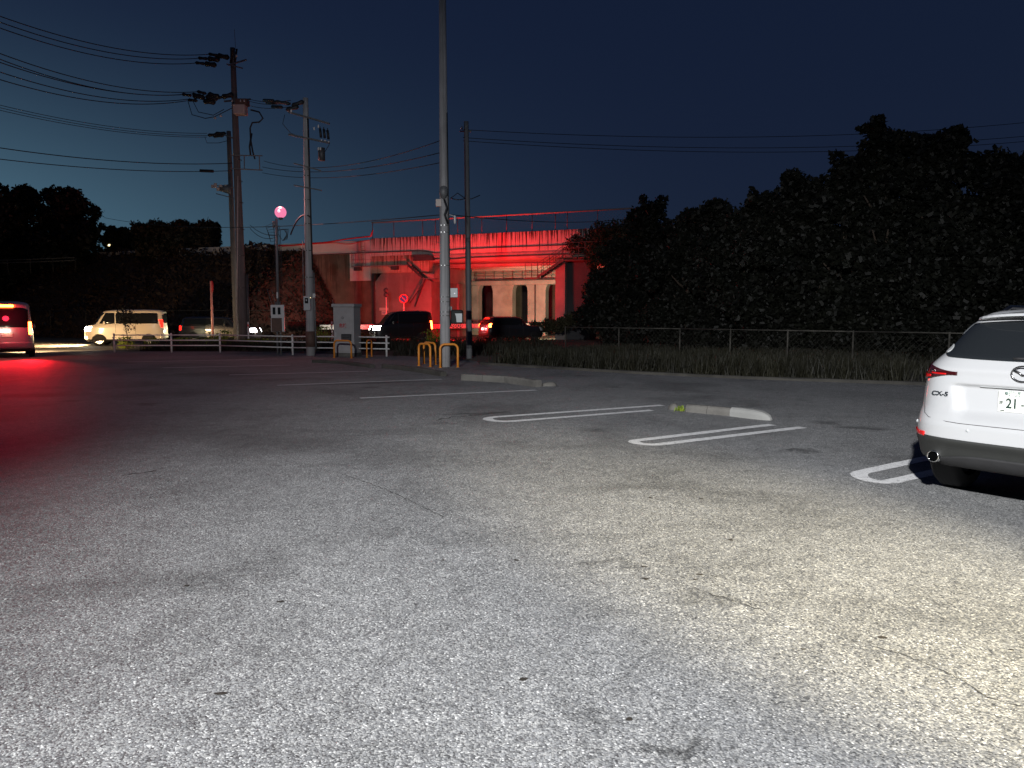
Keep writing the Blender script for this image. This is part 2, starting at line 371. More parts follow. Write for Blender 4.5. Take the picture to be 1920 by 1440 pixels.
def quads_mesh(name, P, U, V, mat, parent=None):
    """many separate quads: centre P, half-edge vectors U and V (numpy n x 3)"""
    n = len(P); vs = np.stack([P - U - V, P + U - V * 0.6, P + U * 0.7 + V, P - U * 0.8 + V * 0.8], 1).reshape(-1, 3)
    me = bpy.data.meshes.new(name); me.vertices.add(4 * n); me.vertices.foreach_set('co', vs.ravel().astype(np.float32))
    me.loops.add(4 * n); me.loops.foreach_set('vertex_index', np.arange(4 * n, dtype=np.int32))
    me.polygons.add(n); me.polygons.foreach_set('loop_start', np.arange(0, 4 * n, 4, dtype=np.int32))
    me.polygons.foreach_set('loop_total', np.full(n, 4, dtype=np.int32))
    me.update(calc_edges=True); me.validate(); me.materials.append(M[mat])
    o = bpy.data.objects.new(name, me); return link(o, parent)
def text_obj(name, body, size, mat, parent, mtx, extrude=0.001, align='CENTER', sx=1.0):
    cu = bpy.data.curves.new(name, 'FONT'); cu.body = body; cu.size = size; cu.extrude = extrude; cu.offset = size * 0.022
    cu.align_x = align; cu.align_y = 'CENTER'
    t = bpy.data.objects.new(name + '_src', cu); COL.objects.link(t)
    dg = bpy.context.evaluated_depsgraph_get(); me = bpy.data.meshes.new_from_object(t.evaluated_get(dg))
    bpy.data.objects.remove(t); me.materials.clear(); me.materials.append(M[mat])
    o = bpy.data.objects.new(name, me); link(o, parent)
    o.matrix_local = mtx @ Matrix.Diagonal((sx, 1, 1, 1)); return o

# ------------------------------------------------------------------ the setting: ground, car park, road
sheet('ground', [(-400, -60), (400, -60), (400, 900), (-400, 900)], 0.0, 'soil')
g = [G(900, 684), G(1000, 690), G(1200, 702), G(1420, 712), G(1700, 722)]
d = (g[4] - g[3]).normalized()
far_r = g[4] + d * 25
lot = [(-60, -30), (45, -30), (far_r.x + 14, far_r.y - 6), (far_r.x, far_r.y)] + [(p.x, p.y) for p in reversed(g)] + \
      [(-1.2, 26.2), (-4.2, 29.6), (-7, 31), (-12, 33.2), (-16.6, 33.4), (-18.5, 35), (-60, 36)]
sheet('parking_lot', lot, 0.004, 'lot')
road = [(-90, 35.0), (-60, 35.0), (-20, 36.0), (-14, 40.3), (-2, 44.6), (7, 46.5), (10, 55), (16, 70), (30, 100), (20, 104), (2, 72), (-2.5, 58.5), (-7, 52.6), (-16, 49.5), (-40, 49), (-90, 47.5)]
sheet('road', road, 0.004, 'road')
def strip(name, pts, w, mat='line', z=0.008, kind='structure', jitter=0.0):
    m = MB(); vs = []; fs = []
    for i, p in enumerate(pts):
        p = Vector((p[0], p[1], 0)); a = Vector((*pts[max(i - 1, 0)][:2], 0)); b = Vector((*pts[min(i + 1, len(pts) - 1)][:2], 0))
        dr = (b - a).normalized(); nn = Vector((-dr.y, dr.x, 0)); k = w / 2 * (1 + rnd.uniform(-jitter, jitter))
        vs += [(p + nn * k) + Vector((0, 0, z)), (p - nn * k) + Vector((0, 0, z))]
        if i: fs.append((2 * i - 2, 2 * i - 1, 2 * i + 1, 2 * i))
    return tag(m.add(vs, fs).build(name, mat), kind=kind)
# worn single bay lines, far row
for a, b in (((240, 679), (495, 674)), ((305, 690), (545, 685)), ((430, 703.5), (690, 696.5)), ((520, 723), (828, 711.5)), ((675, 747), (1005, 732))):
    p, q = G(*a), G(*b); n = 14
    strip('painted_line', [p.lerp(q, i / n) for i in range(n + 1)], 0.14, jitter=0.08)
# hairpin bay lines, near row
def hairpin(a0, a1, b0, b1, w=0.15):
    """a0->a1 far leg (from the open end to the bend), b0->b1 near leg (from the bend to the open end)"""
    A0, A1, B0, B1 = G(*a0), G(*a1), G(*b0), G(*b1)
    c = (A1 + B0) / 2; out = ((A1 - A0).normalized()); r = (A1 - B0).length / 2
    pts = [A0.lerp(A1, i / 12) for i in range(12)]
    side = (A1 - B0).normalized()
    for k in range(11):
        t = math.pi * k / 10; pts.append(c + side * (r * math.cos(t)) + out * (r * 0.9 * math.sin(t)))
    pts += [B0.lerp(B1, i / 12) for i in range(1, 13)]
    strip('painted_line', pts, w, jitter=0.05)
hairpin((1242, 760.5), (930, 782.5), (962, 790.5), (1222, 770))
hairpin((1447, 797), (1196, 826.5), (1238, 834), (1505, 802))
hairpin((1800, 847), (1618, 886), (1672, 904), (1860, 862))
strip('painted_line', [G(0, 676), G(60, 676), G(130, 677)], 0.10)
strip('road_line', [(-16, 44.2), (-12, 44.7), (-8, 45.2)], 0.12)
# cracks and scuffs in the surface
for pts, w in (([(640, 890), (690, 906), (730, 922), (765, 938), (800, 955), (835, 972)], 0.007), ([(1640, 1215), (1700, 1232), (1745, 1250), (1800, 1275), (1850, 1310), (1920, 1330)], 0.006),
               ([(820, 789), (845, 783), (900, 778), (960, 771)], 0.03), ([(230, 893), (300, 883)], 0.018), ([(1330, 1115), (1380, 1130), (1440, 1150)], 0.008)):
    fine = []
    for (x0, y0), (x1, y1) in zip(pts, pts[1:]):
        for k in range(8): fine.append(G(x0 + (x1 - x0) * k / 8 + rnd.uniform(-2, 2), y0 + (y1 - y0) * k / 8 + rnd.uniform(-1, 1)))
    strip('pavement_crack', fine, w, 'crack', 0.0075, jitter=0.7)

# ------------------------------------------------------------------ the overpass, in its own frame: x along the deck, y away, z up
PL = A(700, 447, 55); PL.z = 0; PR = A(1165, 425, 48)
BU = Vector((PR.x - PL.x, PR.y - PL.y, 0)).normalized(); BV = Vector((-BU.y, BU.x, 0)); BANG = math.atan2(BU.y, BU.x)
def bw(u, v, z=0.0): return Vector((PL.x, PL.y, 0)) + BU * u + BV * v + Vector((0, 0, z))
br = thing('overpass', 'concrete road overpass with dark run-off streaks, bathed in red light, crossing the road', 'overpass', (PL.x, PL.y, 0), BANG)
MB().span((-0.25, 0, 5.75), (26, 0.35, 7.0)).build('parapet', 'streak', br, bevel=0.02)
MB().span((-34, 0.06, 5.98), (-0.252, 0.40, 6.9)).build('approach_parapet', 'pale', br, bevel=0.02)
MB().span((-0.25, 8.7, 5.75), (26, 9.05, 7.0)).build('parapet', 'concrete', br)
m = MB(); m.span((-0.25, 0.352, 5.22), (26, 8.698, 5.95)); m.build('deck_slab', 'concrete', br)
m = MB()
prof = [(0.03, 5.748), (-0.02, 5.62), (0.02, 5.30), (0.35, 5.20), (0.35, 5.748)]
for u in (4.45, 26): m.v += [(u, y, z) for y, z in prof]
m.f = [[0, 1, 6, 5], [1, 2, 7, 6], [2, 3, 8, 7], [3, 4, 9, 8], [4, 0, 5, 9], [0, 4, 3, 2, 1], [5, 6, 7, 8, 9]]; m.mi = [0] * 7
m.build('girder', 'concrete', br)
for v in (2.4, 4.6, 6.8): MB().span((4.45, v, 4.95), (26, v + 0.35, 5.218)).build('girder', 'concrete', br)
MB().span((-0.25, 0.01, 4.55), (4.448, 0.6, 5.748)).build('girder_end_block', 'streak_low', br)
MB().span((-2.0, -0.04, 4.04), (-0.252, 0.055, 5.978)).build('painted_panel', 'pale', br)
# abutment: recessed face with chamfered shoulders, and its return wall under the deck
m = MB(); fr = [(-0.05, 0.0), (4.5, 0.0), (4.5, 3.9), (3.3, 4.56), (0.5, 4.56), (-0.05, 3.95)]
m.v = [(a, 0.22, b) for a, b in fr] + [(a, 8.6, b) for a, b in fr]; n = 6
m.v[6:] = [(a, 6.3, b) for a, _, b in m.v[6:]]
m.f = [[5, 4, 3, 2, 1, 0][::-1]] + [[i, i + n, (i + 1) % n + n, (i + 1) % n] for i in range(n)] + [[n + k for k in (5, 4, 3, 2, 1, 0)]]; m.mi = [0] * len(m.f)
m.build('abutment', 'abut', br)
MB().span((3.3, 0.62, 3.905), (4.49, 6.3, 5.215)).build('bearing_shelf', 'concrete', br)
for k in range(2): MB().span((4.5, 1.6 + 2.5 * k, 0), (4.68, 2.2 + 2.5 * k, 3.9)).build('wall_rib', 'abut', br)
MB().span((-8.5, 0.12, 0), (-0.06, 0.6, 5.975)).build('wing_wall', 'brown', br)
MB().span((-0.16, 0.02, 0), (-0.052, 0.119, 4.548)).build('wall_edge_strip', 'darktone', br)
# right pier: narrow column in front, wall beside it with its shade put into a dark colour
MB().span((13.62, 0.1, 0), (14.3, 1.0, 5.15)).build('pier_column', 'abut', br, bevel=0.03)
MB().span((14.302, 0.5, 0), (15.85, 2.0, 5.15)).build('pier', 'darktone', br, bevel=0.03)
# the far bent: cap beam on a row of columns with arched heads
m = MB(); m.span((3.0, 9.6, 4.32), (26, 10.6, 5.4)); m.span((3.0, 9.4, 3.98), (26, 10.75, 4.318)); m.build('cap_beam', 'concrete', br, bevel=0.03)
def arcade(u0, cols, v, zt, zs):
    for (a, b) in cols:
        m = MB(); f = 0.16
        pr = [(a, 0), (b, 0), (b, zs), (b + f * 0.3, zs + 0.28), (b + f, zt), (a - f, zt), (a - f * 0.3, zs + 0.28), (a, zs)]
        m.v = [(x, v, z) for x, z in pr] + [(x, v + 0.7, z) for x, z in pr]; n = len(pr)
        m.f = [list(range(n))] + [[i, i + n, (i + 1) % n + n, (i + 1) % n] for i in range(n)] + [[n + k for k in range(n)][::-1]]; m.mi = [0] * len(m.f)
        m.build('arcade_column', 'concrete', br)
arcade(0, [(2.2, 3.6), (4.9, 6.6), (7.9, 9.4), (10.5, 11.6), (12.9, 13.5), (15.3, 16.1)], 9.65, 3.975, 3.45)
MB().span((-6.0, 17.0, 0), (30, 17.5, 6.2)).build('retaining_wall', 'brown', br)
MB().span((8.5, 9.55, 0), (8.6, 9.64, 3.97)).build('drain_pipe', 'darksteel', br)
# inspection walkway and railing under the deck
m = MB(); m.span((3.5, 9.2, 4.33), (13.5, 9.38, 4.40))
for k in range(13): m.cyl((3.6 + k * 0.8, 9.28, 4.4), (3.6 + k * 0.8, 9.28, 5.15), 0.02, n=6)
for z in (4.65, 4.9, 5.15): m.cyl((3.5, 9.28, z), (13.5, 9.28, z), 0.018, n=6)
m.build('inspection_railing', 'darksteel', br)
# top handrail
m = MB()
m.cyl((-0.2, 0.15, 8.12), (18.6, 0.15, 8.12), 0.055, n=8); m.cyl((18.6, 0.15, 8.12), (18.9, 0.15, 7.9), 0.05, n=8); m.cyl((18.9, 0.15, 7.9), (18.9, 0.15, 7.0), 0.05, n=8)
m.build('handrail', 'boxwarm', br, smooth=True)
for k, u in enumerate((-0.15, 1.6, 3.9, 4.9, 6.6, 8.4, 10.2, 12.0, 13.6, 14.4, 16.4)):
    MB().cyl((u, 0.15, 7.0), (u, 0.15, 8.1), 0.028, n=8).build('handrail_post', 'steel', br, smooth=True)
m = MB()
for k in range(90):
    u = -0.2 + k * 0.21; m.cyl((u, 0.17, 7.0), (min(u + 1.1, 18.6), 0.17, 7.0 + min(1.1, (18.6 - u))), 0.004, n=3, cap=False); m.cyl((u, 0.17, 8.1), (u + 1.1 if u < 17.5 else 18.6, 0.17, 7.0 if u < 17.5 else 8.1 - (18.6 - u)), 0.004, n=3, cap=False)
o = m.build('handrail_mesh', 'darksteel', br)
# conduits running along the face
def wob(u0, u1, z0, z1, v, dips=(), n=60):
    out = []
    for i in range(n + 1):
        t = i / n; u = u0 + (u1 - u0) * t; z = z0 + (z1 - z0) * t
        for c, wd, dp in dips: z -= dp * math.exp(-((u - c) / wd) ** 2)
        out.append((u, v, z))
    return out
MB().tube(wob(-9, -0.2, 6.78, 7.15, -0.02, [(-4.2, 1.6, 0.12), (-7.0, 1.2, 0.1)]) + [(-0.1, 0.1, 7.6)], 0.05, 6).build('red_cable', 'signred', br, True)
MB().tube(wob(-8, -0.3, 6.72, 6.9, -0.03, [(-2.0, 1.0, 0.18)]), 0.025, 6).build('red_cable', 'signred', br, True)
MB().tube(wob(-8.4, 26, 5.99, 6.05, -0.07, [(5.2, 0.8, 0.22)], 90), 0.03, 6).build('conduit', 'darksteel', br, True)
MB().tube(wob(4.6, 18, 5.42, 5.46, -0.06, [(6.2, 0.8, 0.05)]), 0.035, 6).build('conduit', 'darksteel', br, True)
MB().tube(wob(4.6, 13.5, 5.12, 4.98, 0.42), 0.03, 6).build('conduit', 'darksteel', br, True)
# left gantry with ladder and flight of steps down to the shelf
m = MB(); m.span((-1.65, -0.36, 5.00), (3.2, -0.32, 5.06))
for k in range(20): m.span((-1.6 + 0.24 * k, -0.32, 5.02), (-1.59 + 0.12 * k, -0.05, 5.05))
for u in [-1.6 + 0.95 * k for k in range(6)]:
    m.cyl((u, -0.34, 5.06), (u, -0.34, 5.95), 0.012, n=6)
for z in (5.5, 5.95): m.cyl((-1.65, -0.34, z), (3.15, -0.34, z), 0.010, n=6)
m.build('inspection_gantry', 'abut', br)
for u, z0, z1 in ((-0.75, 5.06, 6.75), (-1.55, 5.06, 6.05)):
    m = MB()
    for s_ in (-0.17, 0.17): m.cyl((u + s_, -0.2, z0), (u + s_, -0.2, z1), 0.02, n=6)
    k = z0 + 0.2
    while k < z1: m.cyl((u - 0.17, -0.2, k), (u + 0.17, -0.2, k), 0.012, n=6); k += 0.3
    m.build('ladder', 'abut', br)
for u in (-1.2, 1.85): MB().span((u - 0.25, -0.36, 4.75), (u + 0.25, -0.06, 4.995)).build('light_fitting', 'darksteel', br)
def stairs(p0, p1, width, name, mat, rail=True):
    m = MB(); p0, p1 = Vector(p0), Vector(p1); n = 8
    for y in (0, width):
        a = p0 + Vector((0, y, 0)); b = p1 + Vector((0, y, 0)); dz = Vector((0, 0, 0.09))
        m.add([a - dz, b - dz, b + dz, a + dz, a - dz + Vector((0, 0.03, 0)), b - dz + Vector((0, 0.03, 0)), b + dz + Vector((0, 0.03, 0)), a + dz + Vector((0, 0.03, 0))],
              [(0, 1, 2, 3), (7, 6, 5, 4), (0, 4, 5, 1), (1, 5, 6, 2), (2, 6, 7, 3), (3, 7, 4, 0)])
        if rail:
            for q in range(0, n + 1, 2):
                c = a.lerp(b, q / n); m.cyl(c, c + Vector((0, 0, 0.85)), 0.016, n=6)
            for h in (0.45, 0.85): m.cyl(a + Vector((0, 0, h)), b + Vector((0, 0, h)), 0.016, n=6)
    for q in range(1, n):
        c = p0.lerp(p1, q / n); m.box((c.x, c.y + width / 2, c.z), (abs(p1.x - p0.x) / n * 1.1, width, 0.03))
    return m.build(name, mat, br)
stairs((3.2, -0.75, 5.03), (4.35, -0.75, 4.12), 0.6, 'inspection_stairs', 'darksteel', False)
MB().span((4.3, -0.75, 4.02), (5.3, -0.1, 4.08)).build('stair_landing', 'steel', br)
MB().add([(4.4, -0.5, 4.0), (4.5, -0.5, 4.0), (3.0, -0.1, 2.4), (2.9, -0.1, 2.4)], [(0, 1, 2, 3)]).cyl((4.4, -0.5, 4.0), (3.2, 0.2, 2.2), 0.05, n=6).build('landing_brace', 'darksteel', br)
# dark louvred box fixed under the parapet
MB().add([(3.4, -0.35, 5.32), (4.95, -0.35, 5.32), (4.85, -0.35, 5.62), (4.4, -0.35, 5.72), (3.4, -0.35, 5.74),
          (3.4, -0.02, 5.32), (4.95, -0.02, 5.32), (4.85, -0.02, 5.62), (4.4, -0.02, 5.72), (3.4, -0.02, 5.74)],
         [(0, 1, 2, 3, 4), (9, 8, 7, 6, 5), (0, 5, 6, 1), (1, 6, 7, 2), (2, 7, 8, 3), (3, 8, 9, 4), (4, 9, 5, 0)]).build('service_box', 'darksteel', br)
# right platform and steps
m = MB(); m.span((14.4, -0.85, 4.98), (19.0, -0.05, 5.04))
for u in (14.45, 15.5, 15.9, 17.0, 18.2): m.cyl((u, -0.83, 5.04), (u, -0.83, 6.1), 0.025, n=6)
for z in (5.4, 5.75, 6.1): m.cyl((14.45, -0.83, z), (19.0, -0.83, z), 0.02, n=6)
m.build('inspection_platform', 'kerb', br)
stairs((12.75, -0.85, 4.0), (14.4, -0.85, 5.0), 0.7, 'inspection_stairs', 'kerb')
m = MB(); m.span((11.9, -0.85, 3.92), (12.8, -0.1, 3.98))
for u in (11.92, 12.35, 12.78): m.cyl((u, -0.83, 3.98), (u, -0.83, 4.95), 0.02, n=6)
for z in (4.45, 4.95): m.cyl((11.92, -0.83, z), (12.78, -0.83, z), 0.018, n=6)
m.build('stair_landing', 'kerb', br)
# height plate with an arrow and a figure on the abutment wall
s0 = MB().span((0.28, 0.205, 1.92), (1.02, 0.217, 2.12)).span((0.46, 0.205, 1.62), (0.82, 0.217, 1.90)).build('clearance_plate', 'platewhite', br)
rx90 = Matrix.Rotation(R(90), 4, 'X')
text_obj('figure', '4.5', 0.17, 'signblue', s0, Matrix.Translation((0.64, 0.203, 1.76)) @ rx90)

# ------------------------------------------------------------------ embankments behind and beside it
def sstep(t): t = max(0, min(1, t)); return t * t * (3 - 2 * t)
def bank_z(u, v):
    foot = -min(8.5, max(0.0, (-2.2 - u) * 2.3)) if u < 0 else -1.0
    z = 6.35 * max(0.0, min(1.0, (v - foot) / 8.2))
    z *= 1 - sstep((v - 14) / 12)
    if -5.5 > u: z += 0.35 * math.sin(u * 0.7) * math.sin(v * 0.5 + u * 0.2) * min(1, z)
    if u < 0 and v > -0.3 and u > -8.4: z = min(z, 5.8)
    return z
o = grid_obj('embankment', lambda s_, t: (lambda u, v: bw(u, v, bank_z(u, v) - 0.02))(-110 + 107.9 * s_ ** 0.8, -10 + 38 * t), 130, 60, 'bank'); tag(o, kind='structure')
def bank2(u, v): return 6.0 * sstep((u - 16.2) / 5.5) * sstep((v + 3.5) / 7.0) * (1 - sstep((v - 14) / 12))
o = grid_obj('embankment', lambda s_, t: (lambda u, v: bw(u, v, bank2(u, v) - 0.02))(16.0 + 70 * s_, -5 + 33 * t), 70, 40, 'bank'); tag(o, kind='structure')
# ------------------------------------------------------------------ foliage
def leaf_cloud(n, blobs, size, seed, shell=0.45):
    """n leaves spread in and on the blobs (cx,cy,cz,rx,ry,rz)"""
    r = np.random.default_rng(seed); B = np.array(blobs, float); w = (B[:, 3] * B[:, 4] + B[:, 4] * B[:, 5] + B[:, 3] * B[:, 5]); w /= w.sum()
    idx = r.choice(len(B), n, p=w); d = r.normal(size=(n, 3)); d /= np.linalg.norm(d, axis=1)[:, None]
    rad = (shell + (1 - shell) * r.random(n) ** 0.6) * (1 + 0.10 * r.normal(size=n))
    P = B[idx, :3] + d * B[idx, 3:] * rad[:, None]
    U = r.normal(size=(n, 3)); U /= np.linalg.norm(U, axis=1)[:, None]
    V = np.cross(U, r.normal(size=(n, 3))); V /= np.linalg.norm(V, axis=1)[:, None]
    s = size * (0.5 + r.random(n))[:, None]
    return P, U * s, V * s * 0.55
def crown_blobs(h, w, base, seed, k=26, peak=1.0):
    r = random.Random(seed); out = []
    for i in range(k):
        t = (i + 0.5) / k; z = base + (h - base) * t
        rr = w * (0.55 + 0.45 * math.sin(math.pi * min(1, t * 0.9 + 0.15))) * (1 - 0.75 * max(0, t - 0.55) / 0.45 * peak)
        a = r.uniform(0, 2 * math.pi); q = rr * r.uniform(0.15, 0.72); s_ = r.uniform(0.62, 1.0) * (0.62 + 0.38 * (1 - t)) * w * 0.52
        out.append((q * math.cos(a), q * math.sin(a), min(z, h - s_ * 0.6), s_, s_, s_ * r.uniform(0.6, 0.9)))
    # a few sprays that stick out of the outline
    for i in range(16):
        a = r.uniform(0, 2 * math.pi); z = base + (h - base) * r.uniform(0.45, 1.03); q = w * r.uniform(0.55, 1.15) * (1.30 - (z - base) / (h - base)); k2 = r.uniform(0.6, 1.5)
        out.append((q * math.cos(a), q * math.sin(a), z, 0.34 * k2, 0.34 * k2, 0.20 * r.uniform(0.7, 2.0)))
    return out
def make_tree(name, label, h, w, base, n, size, seed, mat='leafdark', group=None, peak=1.0, tr=1.0):
    t = thing(name, label, 'tree', group=group)
    P, U, V = leaf_cloud(n, crown_blobs(h, w, base, seed, peak=peak), size, seed)
    quads_mesh('crown', P, U, V, mat, t)
    m = MB(); r = random.Random(seed)
    m.tube([(0, 0, -0.1), (0.05, 0.03, h * 0.25), (-0.05, 0.05, h * 0.5), (0.03, 0, h * 0.85)], [0.20 * tr, 0.15 * tr, 0.10 * tr, 0.03 * tr], 8)
    for i in range(7):
        a = r.uniform(0, 6.28); z = h * r.uniform(0.2, 0.6); L = w * r.uniform(0.3, 0.55)
        m.tube([(0, 0, z), (L * 0.5 * math.cos(a), L * 0.5 * math.sin(a), z + L * 0.3), (L * math.cos(a), L * math.sin(a), z + L * 0.75)], [0.08 * tr, 0.05 * tr, 0.02 * tr], 6)
    m.build('trunk', 'bark', t, True)
    return t
TREES = [  # px, Y, crest y in the photo, half width, label
    (1165, 41, 452, 2.2, 'low dark tree spilling over the platform at the right end of the overpass'),
    (1215, 39, 384, 2.3, 'rounded dark tree next to the bent end of the red handrail'),
    (1290, 36, 402, 2.2, 'small dark tree in the dip of the treeline beyond the overpass'),
    (1350, 34, 378, 2.3, 'dark bushy tree above the start of the pale fence rail'),
    (1430, 32, 362, 2.3, 'dark tree with even rounded top left of the branch that juts out'),
    (1510, 31, 338, 2.3, 'dark tree whose side branch juts out over its lower neighbour'),
    (1590, 30, 302, 2.3, 'dark tree on the rising treeline just left of the pointed crest'),
    (1665, 29, 250, 2.3, 'tallest pointed dark tree of the treeline behind the fence'),
    (1760, 28, 256, 2.4, 'tall dark tree with ragged split top above the roof line of the parked car'),
    (1850, 27, 292, 2.5, 'broad dark tree directly behind the parked white car'),
    (1945, 26, 288, 2.6, 'dark tree at the right edge behind the roof of the parked car'),
    (2080, 25, 270, 2.8, 'dark tree furthest along the treeline past the parked white car')]
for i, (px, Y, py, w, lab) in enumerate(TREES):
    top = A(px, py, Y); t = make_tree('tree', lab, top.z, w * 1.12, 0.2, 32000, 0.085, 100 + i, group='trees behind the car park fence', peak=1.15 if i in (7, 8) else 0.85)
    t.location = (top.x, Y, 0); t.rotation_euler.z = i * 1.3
# far left trees on the embankment
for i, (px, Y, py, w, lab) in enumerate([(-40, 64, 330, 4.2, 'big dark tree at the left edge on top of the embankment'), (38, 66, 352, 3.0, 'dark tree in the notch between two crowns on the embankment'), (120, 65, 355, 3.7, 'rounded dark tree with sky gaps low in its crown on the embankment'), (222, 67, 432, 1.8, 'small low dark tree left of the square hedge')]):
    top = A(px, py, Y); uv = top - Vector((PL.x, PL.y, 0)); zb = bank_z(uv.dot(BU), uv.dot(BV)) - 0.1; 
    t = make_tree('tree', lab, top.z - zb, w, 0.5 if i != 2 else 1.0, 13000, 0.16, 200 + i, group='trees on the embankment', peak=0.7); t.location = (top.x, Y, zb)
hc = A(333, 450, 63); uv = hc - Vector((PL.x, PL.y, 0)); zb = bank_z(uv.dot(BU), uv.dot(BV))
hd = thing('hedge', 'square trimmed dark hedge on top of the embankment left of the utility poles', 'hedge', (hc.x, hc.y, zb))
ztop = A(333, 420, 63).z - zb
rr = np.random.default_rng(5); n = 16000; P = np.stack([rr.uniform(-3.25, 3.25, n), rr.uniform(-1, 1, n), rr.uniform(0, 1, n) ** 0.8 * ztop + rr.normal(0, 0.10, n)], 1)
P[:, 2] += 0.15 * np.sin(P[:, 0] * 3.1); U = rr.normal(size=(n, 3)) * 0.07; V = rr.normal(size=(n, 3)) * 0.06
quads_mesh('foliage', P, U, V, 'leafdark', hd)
MB().box((0, 0, ztop * 0.45), (6.2, 1.6, ztop * 0.86)).build('inner_branches', 'bark', hd)
# ground cover masses
def blades(name, n, place, h, seed, mat, wid=0.012):
    r = np.random.default_rng(seed); P = np.array([place(r) for _ in range(n)]); H = h * (0.45 + 0.75 * r.random(n))
    a = r.uniform(0, 2 * np.pi, n); lean = r.normal(0, 0.22, (n, 2)) * H[:, None]
    U = np.stack([np.cos(a), np.sin(a), np.zeros(n)], 1) * wid; V = np.stack([lean[:, 0] / 2, lean[:, 1] / 2, H / 2], 1)
    C = P + V
    vs = np.stack([C - U - V, C + U - V, C + U * 0.3 + V * 0.9, C - U * 0.2 + V], 1)
    o = quads_mesh(name, C, U, V, mat); o.data.vertices.foreach_set('co', vs.reshape(-1, 3).astype(np.float32).ravel()); o.data.update()
    return tag(o, kind='stuff')
gl = [G(900, 684), G(1000, 690), G(1200, 702), G(1420, 712), G(1700, 722), far_r]
def on_verge(r):
    k = r.integers(0, 5); k = min(k, 4); t = r.random(); p = gl[k].lerp(gl[k + 1], t); dd = (gl[k + 1] - gl[k]).normalized(); nn = Vector((-dd.y, dd.x, 0)); nn = nn if nn.y > 0 else -nn
    q = p + nn * (0.25 + 7.5 * r.random() ** 0.8); return (q.x, q.y, 0)
blades('tall_grass', 46000, on_verge, 0.46, 11, 'leafgrass', 0.010)
def on_bank(r):
    u = -3 - 55 * r.random() ** 1.3; v = -9.5 + 19 * r.random(); p = bw(u, v, bank_z(u, v) - 0.05)
    if u > -9: p = bw(u, min(v, -0.2), bank_z(u, min(v, -0.2)) - 0.05)
    return tuple(p)
r_ = np.random.default_rng(3); P = np.array([on_bank(r_) for _ in range(38000)]); P[:, 2] += r_.random(38000) * 0.5
o = quads_mesh('bank_weeds', P, r_.normal(size=(38000, 3)) * 0.07, r_.normal(size=(38000, 3)) * 0.06, 'leafbank'); tag(o, kind='stuff')
def behind_kerb(r):
    return (-1.5 - 13.5 * r.random(), 33.5 + 8 * r.random(), 0)
def verge2(r):
    x = -16.5 + 18.5 * r.random(); y0 = 33.9 + (x < -4.6) * 0 + (x > -4.6) * (-4.5); y1 = 38.0 + (x + 16) * 0.33
    return (x, y0 + (y1 - y0) * r.random(), 0)
blades('verge_grass', 15000, verge2, 0.42, 12, 'leafgrass', 0.014)
# ivy hanging over the right end of the parapet and pier foot
def leafpatch(name, blobs, n, size, seed, mat, label=None, cat=None, kind=None, group=None):
    P, U, V = leaf_cloud(n, blobs, size, seed, 0.2); o = quads_mesh(name, P, U, V, mat); return tag(o, label, cat, group, kind)
iv = [tuple(bw(15.2 + k * 0.9, -0.2, 6.2 - 0.1 * abs(k - 2))) + (0.8, 0.6, 0.75) for k in range(7)] + [tuple(bw(16.5 + k * 0.9, -0.8, 5.2)) + (0.7, 0.6, 0.8) for k in range(5)] + \
     [tuple(bw(17 + k * 0.8, -1.2, 6.6)) + (0.7, 0.6, 0.7) for k in range(4)] + [tuple(bw(16.3 + k * 0.7, -1.0, 3.0 + k * 0.5)) + (0.5, 0.6, 0.9) for k in range(4)]
leafpatch('ivy', iv, 13000, 0.07, 21, 'leafivy', 'ragged ivy hanging over the right end of the streaked parapet', 'climbing plant')
pb = [tuple(bw(u, -1.6, z)) + (0.55, 0.5, 0.5) for u, z in ((11.2, 0.35), (12.0, 0.5), (13.0, 0.75), (13.8, 0.9), (14.6, 1.0), (15.4, 1.3), (16.2, 1.7), (17.0, 1.9), (17.6, 1.5))]
leafpatch('bush', pb, 9000, 0.06, 22, 'leafivy', 'low scrubby bush at the foot of the dark pier under the overpass', 'bush')

# ------------------------------------------------------------------ fences
def chain_fence(label, pts, h, mesh_dx, group=None, pitch=2.0, wr=0.0016, mat='rusty'):
    base = Vector((pts[0].x, pts[0].y, 0)); f = thing('chain_link_fence', label, 'fence', base, group=group)
    L = [p - base for p in pts]; rails = MB(); wires = MB()
    for a, b in zip(L, L[1:]):
        n = max(1, round((b - a).length / pitch)); a, b = Vector((a.x, a.y, 0)), Vector((b.x, b.y, 0))
        for i in range(n + (b.xy == Vector((L[-1].x, L[-1].y)))):
            p = a.lerp(b, i / n); MB().cyl(p, p + Vector((0, 0, h + 0.03)), 0.024, n=8).build('post', mat, f, True)
        rails.cyl(a + Vector((0, 0, h)), b + Vector((0, 0, h)), 0.02, n=6)
        if mesh_dx:
            k = int((b - a).length / mesh_dx); dirv = (b - a) / max(1, k); run = int((h - 0.08) / mesh_dx)
            for i in range(-run, k):
                i0, i1 = max(i, 0), min(i + run, k)
                z0, z1 = 0.05 + (i0 - i) * mesh_dx, 0.05 + (i1 - i) * mesh_dx
                wires.cyl(a + dirv * i0 + Vector((0, 0, z0)), a + dirv * i1 + Vector((0, 0, z1)), wr, n=3, cap=False)
                wires.cyl(a + dirv * i0 + Vector((0, 0, h - z0)), a + dirv * i1 + Vector((0, 0, h - z1)), wr, n=3, cap=False)
    rails.build('top_rail', mat, f, True)
    if mesh_dx: wires.build('wire_mesh', mat, f)
    return f
FH = 1.12
fp = [A(1060, 617, 29), A(1275, 615.5, 25.5), A(1600, 624, 21.0), A(2000, 640, 17.2)]
chain_fence('chain link fence in tall grass along the dark treeline', [Vector((p.x, p.y, 0)) for p in fp], FH, 0.16)
